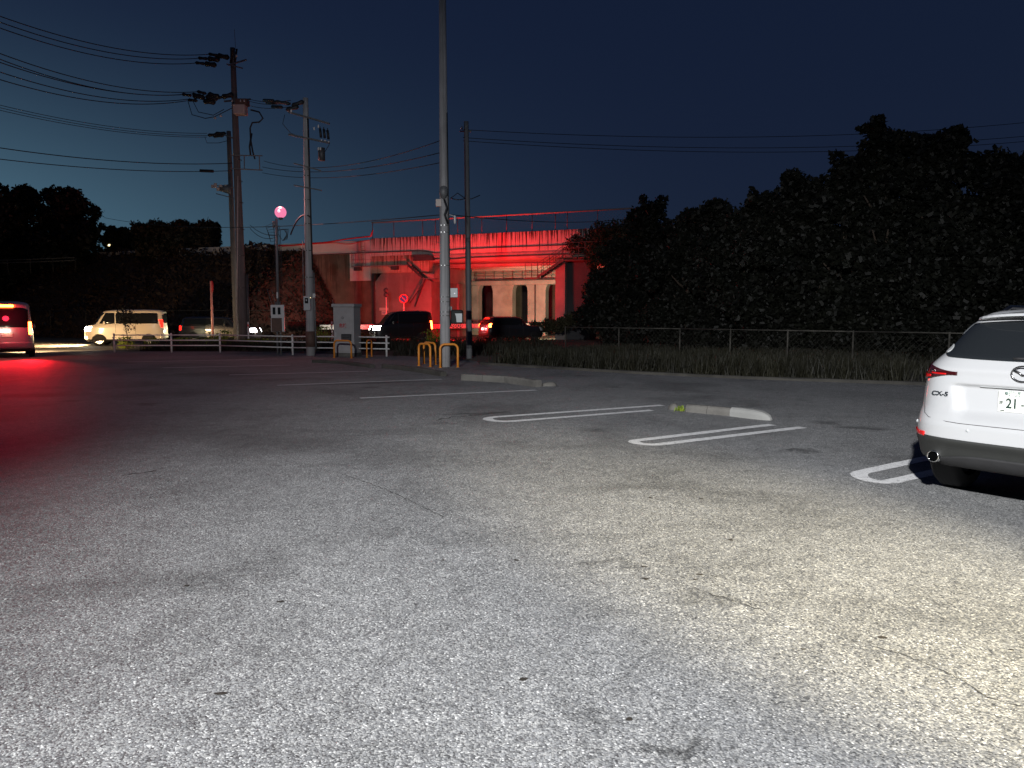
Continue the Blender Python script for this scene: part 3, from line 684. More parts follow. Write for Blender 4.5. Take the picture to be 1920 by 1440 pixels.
chain_fence('taller chain link fence at the foot of the embankment beyond the road', [bw(-62, -9.6), bw(-24, -9.7), bw(-3.2, -6.4)], 1.9, 0.0, pitch=3.0)

# white three-rail pipe fence by the pavement
rail_pts = [Vector((-16.56, 32.3, 0)), Vector((-14.18, 32.2, 0)), Vector((-12.2, 32.0, 0)), Vector((-10.3, 31.5, 0)), Vector((-8.55, 30.9, 0)), Vector((-6.7, 31.5, 0)), Vector((-4.72, 29.3, 0))]
rail_pts = [G(215, 661), G(322, 661), G(413, 661), G(549, 666), G(640, 667), G(725, 669)]
def pipe_fence(label, pts, breaks):
    b0 = pts[0].copy(); f = thing('pipe_fence', label, 'fence', b0)
    for p in pts:
        q = p - b0; m = MB(); m.cyl(q, q + Vector((0, 0, 0.80)), 0.038, n=10); m.lathe([(0.038, 0.80), (0.030, 0.815), (0.0, 0.82)], c=q, n=10)
        m.build('post', 'rail', f, True)
    for z in (0.30, 0.52, 0.74):
        m = MB()
        for i, (a, b) in enumerate(zip(pts, pts[1:])):
            m.cyl(a - b0 + Vector((0, -0.045, z)), b - b0 + Vector((0, -0.045, z)), 0.024, n=8)
        m.cyl(pts[-1] - b0 + Vector((0, -0.045, z)), pts[-1] - b0 + Vector((0.12, -0.06, z)), 0.026, n=8)
        m.build('pipe_rail', 'rail', f, True)
    return f
pipe_fence('white three-rail pipe fence along the edge of the car park', rail_pts, ())
# lit white guard rail across the road
def guard_rail(label, pts, z=0.8):
    b0 = Vector((pts[0].x, pts[0].y, 0)); f = thing('guard_rail', label, 'guard rail', b0)
    P = [Vector((p.x, p.y, 0)) - b0 for p in pts]; m = MB(); prof = [(-0.0, -0.17), (-0.05, -0.12), (-0.05, -0.05), (0.0, 0.0), (-0.05, 0.05), (-0.05, 0.12), (0.0, 0.17)]
    vs = []; fs = []; n = len(prof)
    for i, p in enumerate(P):
        for dy, dz in prof: vs.append(p + Vector((0, dy, z + dz)))
    for i in range(len(P) - 1):
        for j in range(n - 1): fs.append((i * n + j, (i + 1) * n + j, (i + 1) * n + j + 1, i * n + j + 1))
    m.add(vs, fs); o = m.build('beam', 'rail', f, True); md = o.modifiers.new('s', 'SOLIDIFY'); md.thickness = 0.006
    for a, b in zip(P, P[1:]):
        k = max(1, int((b - a).length / 2.5))
        for i in range(k):
            p = a.lerp(b, (i + 0.5) / k); MB().cyl(p + Vector((0, 0.08, 0)), p + Vector((0, 0.08, 0.9)), 0.06, n=10).build('post', 'rail', f, True)
    return f
guard_rail('white corrugated guard rail glaring in headlights beyond the road', [A(600, 612, 49.5), A(700, 612, 50.5), A(790, 612, 52), A(880, 612, 55.2), A(960, 612, 57.5), A(1120, 612, 61)], 0.82)
gp = [A(-30, 489, 61), A(60, 486, 61.2), A(140, 483, 61.6)]
uvz = []
f = thing('guard_rail', 'thin pale guard rail high on the embankment below the left trees', 'guard rail', gp[0])
for dz in (0, 0.22): MB().tube([p - gp[0] + Vector((0, 0, -dz)) for p in gp], 0.035, 6).build('beam', 'kerb', f, True)
for k in range(5):
    p = gp[0].lerp(gp[2], k / 4) - gp[0]; MB().cyl(p + Vector((0, 0.05, 0.05)), p + Vector((0, 0.05, -1.1)), 0.04, n=8).build('post', 'rusty', f, True)
pf = A(205, 460, 66); tag(MB().lathe([(0, -0.10), (0.09, -0.05), (0.11, 0.0), (0.09, 0.05), (0, 0.10)], c=pf, n=12).build('distant_lamp', 'e_far', smooth=True), 'tiny lit lamp among the branches left of the square hedge', 'lamp')

# ------------------------------------------------------------------ kerbs
def kerb_run(name, label, cat, pts, w=0.17, h=0.13, seed=0, stones=True, rough_end=False, kind=None):
    r = random.Random(seed); b0 = Vector((pts[0].x, pts[0].y, 0))
    f = thing(name, label, cat, b0) if label else None
    P = [Vector((p.x, p.y, 0)) for p in pts]; tot = []
    for a, b in zip(P, P[1:]):
        L = (b - a).length; n = max(1, round(L / 0.62)); d = (b - a).normalized(); nn = Vector((-d.y, d.x, 0))
        for i in range(n):
            p = a.lerp(b, i / n) + d * 0.006; q = a.lerp(b, (i + 1) / n) - d * 0.006; k = 8
            m = MB(); vs = []; 
            hh = h * r.uniform(0.93, 1.05)
            for j in range(k + 1):
                c = p.lerp(q, j / k) - b0; e = 1.0
                for (s_, z) in ((-0.5, -0.05), (-0.5, hh * 0.75), (-0.38, hh), (0.38, hh), (0.5, hh * 0.8), (0.5, -0.05)):
                    vs.append(c + nn * (s_ * w * e) + Vector((0, 0, z * 1.0 + r.uniform(-0.004, 0.004))) + nn * r.uniform(-0.003, 0.003))
            fs = [(j * 6 + t, j * 6 + t + 1, j * 6 + t + 7, j * 6 + t + 6) for j in range(k) for t in range(5)] + [(0, 1, 2, 3, 4, 5)[::-1], tuple(k * 6 + t for t in range(6))]
            m.add(vs, fs); tot.append(m.build('kerb_stone', 'kerb' if seed == 3 else 'kerb_old', f))
    return f
ki = kerb_run('kerb', 'long dark kerb below the tall concrete pole and the orange hoops', 'kerb', [G(720, 690), G(780, 697), G(832, 706)], seed=1)
kerb_run('kerb', 'dim kerb between the grey cabinet and the bay lines', 'kerb', [G(588, 680), G(640, 682), G(698, 690)], seed=2, h=0.10)
kerb_run('kerb', 'kerb with crumbling pale top edge ending beside the nearest single bay line', 'kerb', [G(868, 713), G(950, 717.5), G(1010, 726)], seed=3, h=0.16)
def lump(name, p, s, mat, label=None, cat=None, seed=0, parent=None, group=None):
    r = random.Random(seed); m = MB(); ph = [r.uniform(0, 6) for _ in range(4)]; n, k = 14, 7
    vs = []
    for j in range(k + 1):
        t = math.pi / 2 * j / k
        for i in range(n):
            a = 2 * math.pi * i / n; q = 1 + 0.16 * math.sin(2 * a + ph[0]) + 0.10 * math.sin(3 * a + ph[1] + t)
            vs.append((s[0] * q * math.cos(a) * math.cos(t) ** 0.6, s[1] * q * math.sin(a) * math.cos(t) ** 0.6, s[2] * math.sin(t) * (1 + 0.1 * math.sin(a + ph[2])) - 0.01))
    fs = [(j * n + i, j * n + (i + 1) % n, (j + 1) * n + (i + 1) % n, (j + 1) * n + i) for j in range(k) for i in range(n)]
    o = m.add(vs, fs).build(name, mat, parent, True); o.location = p; return tag(o, label, cat, group)
lump('concrete_lump', G(1028, 724), (0.16, 0.12, 0.10), 'kerb', 'small broken concrete lump at the end of the crumbling kerb', 'rubble', 4)
# free-standing kerb with a rounded end stone
K0, K1, K2 = G(1290, 772), G(1375, 780), G(1440, 788); kk = thing('kerb', 'short free-standing kerb with a pale rounded end stone near the hairpin lines', 'kerb', (K0.x, K0.y, 0))
def kstone(p, q, mat, rnd_end=False, w=0.17, h=0.125):
    d = (q - p).normalized(); nn = Vector((-d.y, d.x, 0)); p = p + d * 0.005; q = q - d * 0.005; k = 14; vs = []
    prof = [(-0.5, -0.03), (-0.5, 0.55), (-0.42, 0.85), (-0.28, 1.0), (0.28, 1.0), (0.42, 0.88), (0.5, 0.6), (0.5, -0.03)]
    for j in range(k + 1):
        t = j / k; e = 1.0; zf = 1.0
        if rnd_end and t > 0.45: x = (t - 0.45) / 0.55; e = math.sqrt(max(0.0, 1 - x * x * 0.93)); zf = 0.25 + 0.75 * math.sqrt(max(0, 1 - x * x))
        c = p.lerp(q, t) - Vector((K0.x, K0.y, 0))
        for s_, z in prof: vs.append(c + nn * (s_ * w * e) + Vector((0, 0, z * h * zf + rnd.uniform(-.0015, .0015))))
    n = len(prof); fs = [(j * n + t, j * n + t + 1, j * n + t + n + 1, j * n + t + n) for j in range(k) for t in range(n - 1)] + [tuple(range(n))[::-1], tuple(k * n + t for t in range(n))]
    return MB().add(vs, fs).build('kerb_stone', mat, kk)
km = K0.lerp(K1, 0.48); kstone(K0, km, 'kerb'); kstone(km, K1, 'kerb')
M['kerb_new'] = concrete_mat('pale_kerb_concrete', (0.27, 0.27, 0.258), 0, stain=0.2)
o = kstone(K1, K2 + (K2 - K1).normalized() * 0.06, 'kerb_new', True, 0.20, 0.14); o['label'] = 'pale rounded end stone'
lump('concrete_lump', G(1263, 768), (0.10, 0.09, 0.11), 'kerb', 'pointed broken stone at the weedy end of the free-standing kerb', 'rubble', 6)
def plant(label, p, h, n, seed, mat='leafweed', wid=0.014, spread=0.12, cat='weed', group=None, name='weed_plant', leaf=0.0):
    t = thing(name, label, cat, p, group=group); r = np.random.default_rng(seed)
    C = r.normal(0, spread, (n, 3)); C[:, 2] = 0; H = h * (0.4 + 0.6 * r.random(n)); a = r.uniform(0, 6.28, n)
    U = np.stack([np.cos(a), np.sin(a), 0 * a], 1) * wid; V = np.stack([r.normal(0, .25, n) * H / 2, r.normal(0, .25, n) * H / 2, H / 2], 1)
    quads_mesh('foliage', C + V, U, V, mat, t)
    if leaf:
        q = n * 3; P = np.repeat(C, 3, 0) + np.stack([r.normal(0, spread, q), r.normal(0, spread, q), r.random(q) * h], 1)
        quads_mesh('leaves', P, r.normal(size=(q, 3)) * leaf, r.normal(size=(q, 3)) * leaf * .7, mat, t)
    return t
plant('small bright green grass tuft growing at the end of the free-standing kerb', G(1277, 771), 0.10, 60, 1, wid=0.006, spread=0.05, cat='grass tuft', name='grass_tuft')
# low kerb along the far grass verge
for i in range(len(g) - 1):
    pass
gk = []
for i in range(4): gk += [g[i].lerp(g[i + 1], k / 4) for k in range(4)]
gk.append(g[4]); gk.append(g[4] + d * 6)
vs = []; fs = []; 
for i, p in enumerate(gk):
    a = gk[max(i - 1, 0)]; b = gk[min(i + 1, len(gk) - 1)]; dr = (b - a).normalized(); nn = Vector((-dr.y, dr.x, 0)); nn = nn if nn.y > 0 else -nn
    for s_, z in ((0, -0.02), (0, 0.05), (0.02, 0.07), (0.13, 0.075), (0.15, -0.02)): vs.append(p + nn * s_ + Vector((0, 0, z + rnd.uniform(-0.008, 0.008))))
    if i: fs += [((i - 1) * 5 + t, (i - 1) * 5 + t + 1, i * 5 + t + 1, i * 5 + t) for t in range(4)]
tag(MB().add(vs, fs).build('kerb_edge', 'kerb_old'), kind='structure')
# debris on the lot
leafpx = [(525, 1128), (413, 1300), (1208, 1062), (1304, 1086), (1312, 1077), (982, 1273), (1370, 1012), (1210, 1085), (1507, 1217), (1655, 1195), (1180, 1348), (830, 1050), (1896, 1218), (350, 1098), (968, 1050), (316, 902), (1219, 933), (1315, 935)]
for i, (x, y) in enumerate(leafpx):
    p = G(x, y, 0.006); m = MB(); n = 9; L = rnd.uniform(0.016, 0.030); a0 = rnd.uniform(0, 6.28); pts = []
    for k in range(n):
        a = 2 * math.pi * k / n; q = L * (0.55 + 0.45 * abs(math.cos(a))) * rnd.uniform(0.8, 1.1); pts.append((q * math.cos(a + a0) * 1.0, q * math.sin(a + a0) * 0.6, 0.003 * rnd.random()))
    m.add(pts + [(x_ * .9, y_ * .9, z_ - 0.003) for x_, y_, z_ in pts], [tuple(range(n)), tuple(range(n, 2 * n))[::-1]] + [(k, n + k, n + (k + 1) % n, (k + 1) % n) for k in range(n)])
    o = m.build('dead_leaf', 'deadleaf'); o.location = p; tag(o, 'tiny dark dead leaf lying on the pale asphalt', 'leaf', 'dead leaves scattered on the asphalt')

# ------------------------------------------------------------------ poles
def at(base, px, py, dy=0.0):
    p = A(px, py, base.y + dy) - base; return p
def pole_shaft(t, h, r0, r1, lean=(0, 0), mat='pole'):
    m = MB(); m.tube([(lean[0] * k / 10, lean[1] * k / 10, h * k / 10 - (0.2 if k == 0 else 0)) for k in range(11)], [r0 + (r1 - r0) * k / 10 for k in range(11)], 20)
    return m.build('pole_shaft', mat, t, True)
def band(t, z, r, lean=0.0, n=1):
    m = MB(); m.lathe([(r, -0.012), (r + 0.008, -0.012), (r + 0.008, 0.012), (r, 0.012)], c=(lean, 0, z), n=20); o = m.build('steel_band', 'rusty', t); m = MB()
    for k_ in (-0.62, 0.12): m.box((lean + r * k_, -r * math.sqrt(1 - k_ * k_) - 0.008, z), (0.032, 0.02, 0.022))
    m.build('band_buckle', 'porcelain', o); return o
def insul(t, p, d, L=0.5, r=0.07):
    """black-covered strain insulator from p along d"""
    d = Vector(d).normalized(); p = Vector(p)
    return MB().tube([p, p + d * L * 0.15, p + d * L * 0.5, p + d * L * 0.85, p + d * L], [r * 0.35, r, r * 0.75, r, r * 0.3], 8).build('insulator', 'cover', t, True)

# tall pole in front
b = G(835, 688); T1 = thing('utility_pole', 'tall pale concrete pole with equipment boxes that runs out of the top of the picture', 'utility pole', b)
pole_shaft(T1, 14.0, 0.160, 0.085, (0.0, 0))
for y in (423, 436, 498, 557, 566, 585, 592): band(T1, at(b, 835, y).z, 0.150 - 0.0054 * at(b, 835, y).z + 0.003)
p = at(b, 823, 381); MB().box((p.x, -0.03, p.z), (0.17, 0.16, 0.22)).build('junction_box', 'boxwarm', T1, bevel=0.012)
p = at(b, 835, 362); MB().lathe([(0.0, -0.22), (0.07, -0.16), (0.13, -0.04), (0.13, 0.05), (0.09, 0.16), (0.0, 0.2)], c=(0.0, -0.14, p.z), n=18).build('cable_dome', 'steel', T1, True)
p = at(b, 842, 398); MB().tube([(0.02, -0.17, p.z + 0.35), (0.10, -0.20, p.z + 0.1), (0.03, -0.19, p.z - 0.1), (0.12, -0.17, p.z - 0.35)], 0.03, 8).build('cable_splice', 'cover', T1, True)
p = at(b, 853, 412); MB().tube([(0.14, -0.05, p.z + 0.15), (0.30, -0.05, p.z + 0.10)], 0.012, 6).lathe([(0, -0.13), (0.032, -0.11), (0.034, 0.1), (0, 0.13)], c=(p.x, -0.05, p.z), n=12).build('white_insulator', 'porcelain', T1, True)
p = at(b, 851, 549); o = MB().box((p.x, -0.02, p.z), (0.24, 0.12, 0.28)).build('meter_box', 'box', T1, bevel=0.01)
MB().cyl((p.x + 0.03, -0.085, p.z - 0.02), (p.x + 0.03, -0.095, p.z - 0.02), 0.012, n=10).build('lock', 'darkchrome', o)
p = at(b, 857, 594); ox = p.x
fl = MB().box((ox, -0.05, p.z), (0.36, 0.30, 0.42)).build('amplifier_housing', 'rubber', T1, bevel=0.05, seg=3)
MB().add([(ox - 0.05, -0.206, p.z + 0.10), (ox + 0.165, -0.206, p.z + 0.10), (ox + 0.165, -0.206, p.z - 0.16), (ox - 0.0, -0.206, p.z - 0.16), (ox - 0.02, -0.206, p.z + 0.02),
          (ox - 0.05, -0.198, p.z + 0.10), (ox + 0.165, -0.198, p.z + 0.10), (ox + 0.165, -0.198, p.z - 0.16), (ox - 0.0, -0.198, p.z - 0.16), (ox - 0.02, -0.198, p.z + 0.02)],
         [(4, 3, 2, 1, 0), (5, 6, 7, 8, 9), (0, 1, 6, 5), (1, 2, 7, 6), (2, 3, 8, 7), (3, 4, 9, 8), (4, 0, 5, 9)]).build('face_plate', 'box', fl)
m = MB()
for k in range(6): x0 = ox - 0.14 + 0.055 * k; m.tube([(x0, -0.02, p.z - 0.19), (x0 + 0.03, -0.04, p.z - 0.27), (x0 + 0.02 * (-1) ** k, -0.02, p.z - 0.33), (x0 - 0.04, 0, p.z - 0.26)], 0.009, 6)
m.build('cable_loops', 'cover', T1, True)
MB().box((0.17, -0.04, p.z + 0.25), (0.10, 0.10, 0.12)).build('bracket', 'steel', T1)
MB().tube([(0.16, -0.12, p.z + 0.3), (0.155, -0.16, p.z), (0.19, -0.14, p.z - 0.3), (0.17, -0.12, p.z - 0.2)], 0.018, 6).build('drop_cable', 'cover', T1, True)
MB().tube([(0.115, -0.1, 7.5), (0.135, -0.1, 5.2), (0.15, -0.1, 4.0), (0.16, -0.1, p.z + 0.5), (0.16, -0.11, p.z + 0.2)], 0.018, 6).build('riser_cable', 'cover', T1, True)
MB().cyl((0.045, -0.165, p.z + 0.08), (0.045, -0.165, p.z + 0.35), 0.010, n=8).build('conduit', 'porcelain', T1)

# second pole, left of the cabinet
b = G(583, 667); T2 = thing('utility_pole', 'slim concrete pole with cut-out fuses near its top, left of the grey cabinet', 'utility pole', b)
pt = at(b, 578, 184); pole_shaft(T2, pt.z, 0.175, 0.10, (0.02, 0))
for y in (318, 330, 375, 420, 470, 520): band(T2, at(b, 583, y).z, 0.178 - 0.0072 * at(b, 583, y).z)
MB().cyl((0, 0, 0.35), (0, 0, 0.95), 0.186, n=20).build('brown_sleeve', 'brownwrap', T2, True)
def arm(t, base, x0, y0, x1, y1, dy0=0.0, dy1=0.0, r=0.04, mat='darksteel'):
    return MB().cyl(at(base, x0, y0, dy0), at(base, x1, y1, dy1), r, n=4).build('crossarm', mat, t)
arm(T2, b, 541, 210, 618, 232, -0.15, -0.15, 0.045); arm(T2, b, 541, 252, 618, 268, -0.14, -0.14, 0.045); arm(T2, b, 551, 306, 602, 320, -.14, -.14, 0.03); arm(T2, b, 551, 347, 603, 357, -.16, -.16, 0.03)
for x, y in ((600, 240), (607, 241), (614, 243)):
    p = at(b, x, y, -0.2); m = MB().tube([p + Vector((0, 0, -0.02)), p + Vector((0.03, 0, -0.35))], [0.045, 0.05], 8); m.tube([p + Vector((0, 0, 0.05)), p + Vector((0, 0, -0.02))], 0.02, 6)
    o = m.build('cutout_fuse', 'cover', T2, True); MB().lathe([(0, -0.03), (0.03, -0.02), (0.035, 0.02), (0, 0.03)], c=p + Vector((0.05, -0.02, -0.45)), n=10).build('insulator_cap', 'porcelain', o, True)
for x, y in ((589, 241), (597, 237), (597, 279), (601, 279), (546, 208)):
    p = at(b, x, y, -0.18); MB().lathe([(0, -0.06), (0.035, -0.05), (0.025, 0), (0.04, 0.03), (0, 0.07)], c=p, n=10).build('pin_insulator', 'porcelain', T2, True)
p = at(b, 603, 290); MB().cyl(p + Vector((0, 0, 0.25)), p - Vector((0, 0, 0.22)), 0.13, n=14).build('small_transformer', 'darksteel', T2, True)
MB().tube([at(b, 606, 242, -.2), at(b, 617, 250, -.2), at(b, 617, 272, -.2), at(b, 607, 288, -.1)], 0.012, 6).build('jumper_wire', 'wire', T2, True)
MB().tube([at(b, 534, 215, -.15), at(b, 530, 232, -.15), at(b, 545, 250, -.1), at(b, 578, 262, 0)], 0.012, 6).build('jumper_wire', 'wire', T2, True)
for x0, y0, x1, y1 in ((570, 190, 548, 198), (560, 200, 537, 206)): insul(T2, at(b, x0, y0, -0.1), at(b, x1, y1, -0.1) - at(b, x0, y0, -0.1), 0.5, 0.09)
for x0, y0, x1, y1 in ((545, 195, 515, 190),): insul(T2, at(b, x0, y0, -0.1), at(b, x1, y1, -0.1) - at(b, x0, y0, -0.1), 0.62, 0.07)
p = at(b, 579, 569); o = MB().box((p.x, -0.2, p.z), (0.26, 0.16, 0.54)).build('meter_box', 'box', T2, bevel=0.012)
MB().box((p.x - 0.01, -0.285, p.z + 0.10), (0.13, 0.012, 0.20)).build('meter_window', 'glass', o); MB().box((p.x - 0.01, -0.30, p.z + 0.12), (0.05, 0.02, 0.06)).build('meter_dial', 'box', o)
MB().box((p.x + 0.14, -0.27, p.z + 0.22), (0.02, 0.01, 0.02)).build('indicator_light', 'e_led', o)
MB().cyl((-0.23, -0.02, p.z + 0.28), (-0.21, -0.02, 4.4), 0.018, n=8).build('conduit', 'steel', T2, True)
MB().cyl((0.21, -0.03, 0.25), (0.195, -0.03, 3.2), 0.030, n=8).build('conduit', 'steel', T2, True)
MB().box((0.20, -0.09, p.z + 0.3), (0.10, 0.05, 0.16), 0.0).build('tag_plate', 'porcelain', T2)
MB().tube([(0.12, -0.12, 9.0), (0.14, -0.12, 6.7), (0.15, -0.12, 5.5), (0.17, -0.12, 3.3)], 0.03, 8).build('riser_cable', 'cover', T2, True)

# big pole group on the left
b = G(457, 648); T3 = thing('utility_pole', 'tallest brownish pole carrying a pale switch box and two tiers of left-going wires', 'utility pole', b)
pt = at(b, 450, 90); M['pole_brown'] = concrete_mat('weathered_pole_concrete', (0.16, 0.145, 0.14), 0.4, (0.06, 0.05, 0.05), sx=14, ztop=14, zlen=28, stain=0.3)
pole_shaft(T3, pt.z, 0.25, 0.125, (-0.10, 0), 'pole_brown')
MB().cyl((0.05, 0, pt.z), (0.02, 0, pt.z + 0.9), 0.012, n=6).build('lightning_rod', 'steel', T3)
for y in (300, 340, 380, 430, 480, 540): band(T3, at(b, 455, y).z, 0.254 - 0.0082 * at(b, 455, y).z)
p = at(b, 456, 206); sw = MB().box((p.x, -0.42, p.z - 0.12), (0.62, 0.5, 0.50)).build('switch_box', 'boxwarm', T3, bevel=0.06)
MB().box((p.x + 0.12, -0.42, p.z + 0.24), (0.58, 0.5, 0.30)).build('switch_cover', 'brownwrap', sw, bevel=0.03)
for dx in (-0.3, 0.12, 0.3): MB().lathe([(0, -0.05), (0.04, -0.04), (0.03, 0.03), (0, 0.07)], c=(p.x + dx, -0.70, p.z + 0.26), n=10).build('bushing', 'porcelain', sw, True)
arm(T3, b, 428, 122, 462, 112, -0.3, 0.3, 0.05, 'steel'); arm(T3, b, 420, 190, 470, 186, -0.3, 0.3, 0.05, 'darksteel'); arm(T3, b, 425, 120, 455, 128, -0.2, -0.2, 0.04, 'steel')
MB().tube([at(b, 432, 118, -.2), at(b, 436, 92, -.2), at(b, 444, 92, -.2), at(b, 441, 115, -.2)], 0.05, 8).build('cable_loop', 'cover', T3, True)
MB().lathe([(0, -0.07), (0.06, -0.05), (0.04, 0.03), (0, 0.07)], c=at(b, 443, 104, -.25), n=10).build('bushing', 'porcelain', T3, True)
for (x0, y0, x1, y1) in ((430, 108, 396, 102), (412, 112, 376, 109), (406, 122, 371, 118), (438, 177, 416, 182), (412, 182, 372, 172), (408, 186, 360, 176), (404, 192, 350, 187), (384, 183, 344, 177)):
    q = at(b, x0, y0, -0.2); e = at(b, x1, y1, -0.2); dd = e - q; insul(T3, q, dd, 0.62, 0.14); insul(T3, q + dd * 0.62, dd, 0.5, 0.085)
for pts, rr in (([(352, 188), (360, 215), (385, 222), (402, 219), (430, 205), (446, 197)], 0.02), ([(362, 190), (372, 210), (400, 216), (420, 205)], 0.018), ([(470, 206), (486, 210), (493, 222), (486, 229), (473, 230), (469, 240), (470, 262), (474, 285), (478, 298)], 0.04), ([(472, 250), (468, 275), (470, 292)], 0.05)):
    MB().tube([at(b, x, y, -0.3) for x, y in pts], rr, 6).build('jumper_cable', 'cover', T3, True)
for x, y in ((403, 221), (414, 217)): MB().lathe([(0, -0.07), (0.08, -0.04), (0.05, 0.03), (0, 0.08)], c=at(b, x, y, -.3), n=10).build('post_insulator', 'porcelain', T3, True)
m = MB()
for y in (291, 316): m.cyl(at(b, 432, y, -0.4), at(b, 492, y + (3 if y > 300 else 1), -0.4), 0.035, n=4)
m.cyl(at(b, 486, 291, -0.4), at(b, 487, 318, -0.4), 0.03, n=4); m.cyl(at(b, 458, 291, -0.4), at(b, 458, 316, -0.4), 0.03, n=4)
m.build('platform_frame', 'steel', T3)
MB().tube([at(b, 467, 648, 0), at(b, 463, 515, 0)], 0.075, 10).build('cable_guard', 'darksteel', T3, True)
MB().cyl(at(b, 444, 620, -.2), at(b, 446, 330, -.2), 0.035, n=8).build('conduit', 'boxwarm', T3, True)
# a second, shorter pole right behind it
b2 = G(444, 643); T4 = thing('utility_pole', 'shorter reddish pole right behind the tallest pole, a ragged drum on its left', 'utility pole', b2)
pt = at(b2, 438, 246); pole_shaft(T4, pt.z, 0.16, 0.12, (-0.08, 0), 'pole_brown')
arm(T4, b2, 410, 249, 445, 262, -.2, -.2, 0.05, 'steel')
for (x0, y0, x1, y1) in ((424, 250, 402, 250), (420, 254, 395, 256), (410, 252, 386, 254)): insul(T4, at(b2, x0, y0, -.2), at(b2, x1, y1, -.2) - at(b2, x0, y0, -.2), 0.62, 0.10)
MB().tube([at(b2, 384, 256, -.2), at(b2, 388, 268, -.2), at(b2, 410, 268, -.2), at(b2, 434, 262, 0)], 0.015, 6).build('jumper_cable', 'cover', T4, True)
p = at(b2, 421, 355); MB().cyl((p.x - 0.25, -0.1, p.z + 0.05), (p.x + 0.42, -0.1, p.z - 0.02), 0.14, 0.30, n=14).build('loudspeaker_horn', 'steel', T4, True)
m = MB(); r_s = random.Random(4)
for k in range(6): m.box(at(b2, 399 + 5 * k, 349 + r_s.uniform(-2, 8), -0.25 + r_s.uniform(-.1, .1)), (0.16, 0.10, r_s.uniform(0.10, 0.26)), r_s.uniform(-.4, .4))
m.build('bracket', 'boxwarm', T4, bevel=0.01)
arm(T4, b2, 398, 347, 440, 352, -.3, -.1, 0.03, 'steel'); arm(T4, b2, 405, 363, 440, 372, -.3, -.1, 0.03, 'darksteel')
p0, p1 = at(b2, 375, 320, -.2), at(b2, 400, 321, -.2)

# pole to the right of the tall one
b = G(880, 672); T5 = thing('utility_pole', 'thin leaning dark pole just right of the tall pale pole', 'utility pole', b)
pt = at(b, 871, 228); M['pole_dark'] = concrete_mat('dark_pole_concrete', (0.17, 0.175, 0.185), 0.4, (0.05, 0.05, 0.055), sx=14, ztop=9, zlen=18, stain=0.3)
pole_shaft(T5, pt.z, 0.115, 0.085, (pt.x + 0.06, 0), 'pole_dark')
arm(T5, b, 862, 246, 884, 246, 0, 0, 0.03); MB().tube([at(b, 846, 371), at(b, 858, 362), at(b, 872, 372), at(b, 884, 373), at(b, 900, 366)], 0.015, 6).build('cable_bracket', 'cover', T5, True)
MB().lathe([(0, -0.06), (0.04, -0.05), (0.03, 0), (0.045, 0.03), (0, 0.07)], c=at(b, 866, 240), n=10).build('pin_insulator', 'porcelain', T5, True)

# lamp and meter post
b = G(524, 665); LP = thing('lamp_post', 'slender post with a glowing pink globe on top and a white meter board', 'lamp post', b)
gz = at(b, 526, 398).z; gx = at(b, 526, 398).x
MB().cyl((-0.0, 0, 1.9), (0.02, 0, gz - 0.25), 0.055, 0.045, n=12).build('post', 'pole_dark', LP, True)
for x in (-0.07, 0.07): MB().cyl((x, 0, -0.1), (x, 0, 2.1), 0.035, n=10).build('leg', 'steel', LP, True)
m = MB()
for dx in (0.10, 0.16, -0.08): m.tube([(dx, 0.0, 2.2), (dx + 0.02, 0, 3.5), (dx, 0, 4.9), (dx - 0.05, 0, 5.1)], 0.012, 6)
m.build('cables', 'cover', LP, True)
o = MB().span((-0.27, -0.12, 0.92), (0.27, -0.05, 1.98)).build('meter_board', 'porcelain', LP, bevel=0.015)
for dx in (-0.13, 0.07): MB().span((dx - 0.055, -0.135, 1.60), (dx + 0.055, -0.122, 1.88)).build('meter_window', 'glass', o, bevel=0.006)
MB().span((-0.24, -0.15, 0.93), (0.17, -0.123, 1.46)).build('meter_cover', 'brownwrap', o, bevel=0.01)
MB().box((0.0, -0.07, 2.36), (0.06, 0.03, 0.24)).build('tag_plate', 'porcelain', LP)
MB().cyl((-0.07, -0.06, 5.0), (-0.07, -0.06, 5.25), 0.05, n=10).build('timer_box', 'steel', LP, True)
gr = 0.225; gl_o = MB().lathe([(gr * math.sin(math.pi * k / 16), -gr * math.cos(math.pi * k / 16)) for k in range(17)], c=(gx, 0, gz), n=28).build('globe', 'e_beacon', LP, True)
gl_o.visible_shadow = True
MB().lathe([(0.0, -gr - 0.07), (0.07, -gr - 0.06), (0.09, -gr + 0.02), (0.0, -gr + 0.03)], c=(gx, 0, gz), n=16).build('lamp_socket', 'darksteel', LP, True)
MB().lathe([(0.02, -0.012), (0.055, -0.012), (0.055, 0.004), (0.02, 0.004)], axis='Y', c=(gx, -gr + 0.008, gz + 0.02), n=16).build('bulb_glow', 'e_beacon_core', gl_o, True)
lamp('POINT', 'globe_light', (gx, -0.1, gz + 0.45), 230, (1.0, 0.36, 0.34), size=0.12, parent=LP)
for q in range(2): MB().tube([(-0.45 + 0.18 * q, 0.1, 2.6), (-0.32 + 0.15 * q, 0.05, 2.2), (-0.20 + 0.1 * q, 0, 1.9)], 0.010, 5).build('guy_rod', 'steel', LP, True)
ml = MB()
for k in range(5):
    ml.tube([(0.0, 0, 4.7 + 0.13 * k), (-0.28 - 0.03 * k, 0, 4.75 + 0.08 * k), (-0.22, 0, 4.45), (-0.03, 0, 4.5)], 0.010, 5)
    ml.tube([(0.0, 0, 4.9), (0.3 + 0.05 * k, 0, 4.95), (0.42, 0, 4.75 - 0.05 * k), (0.25, 0, 4.5), (0.08, 0, 4.75)], 0.012, 5)
ml.build('cable_tangle', 'cover', LP, True)

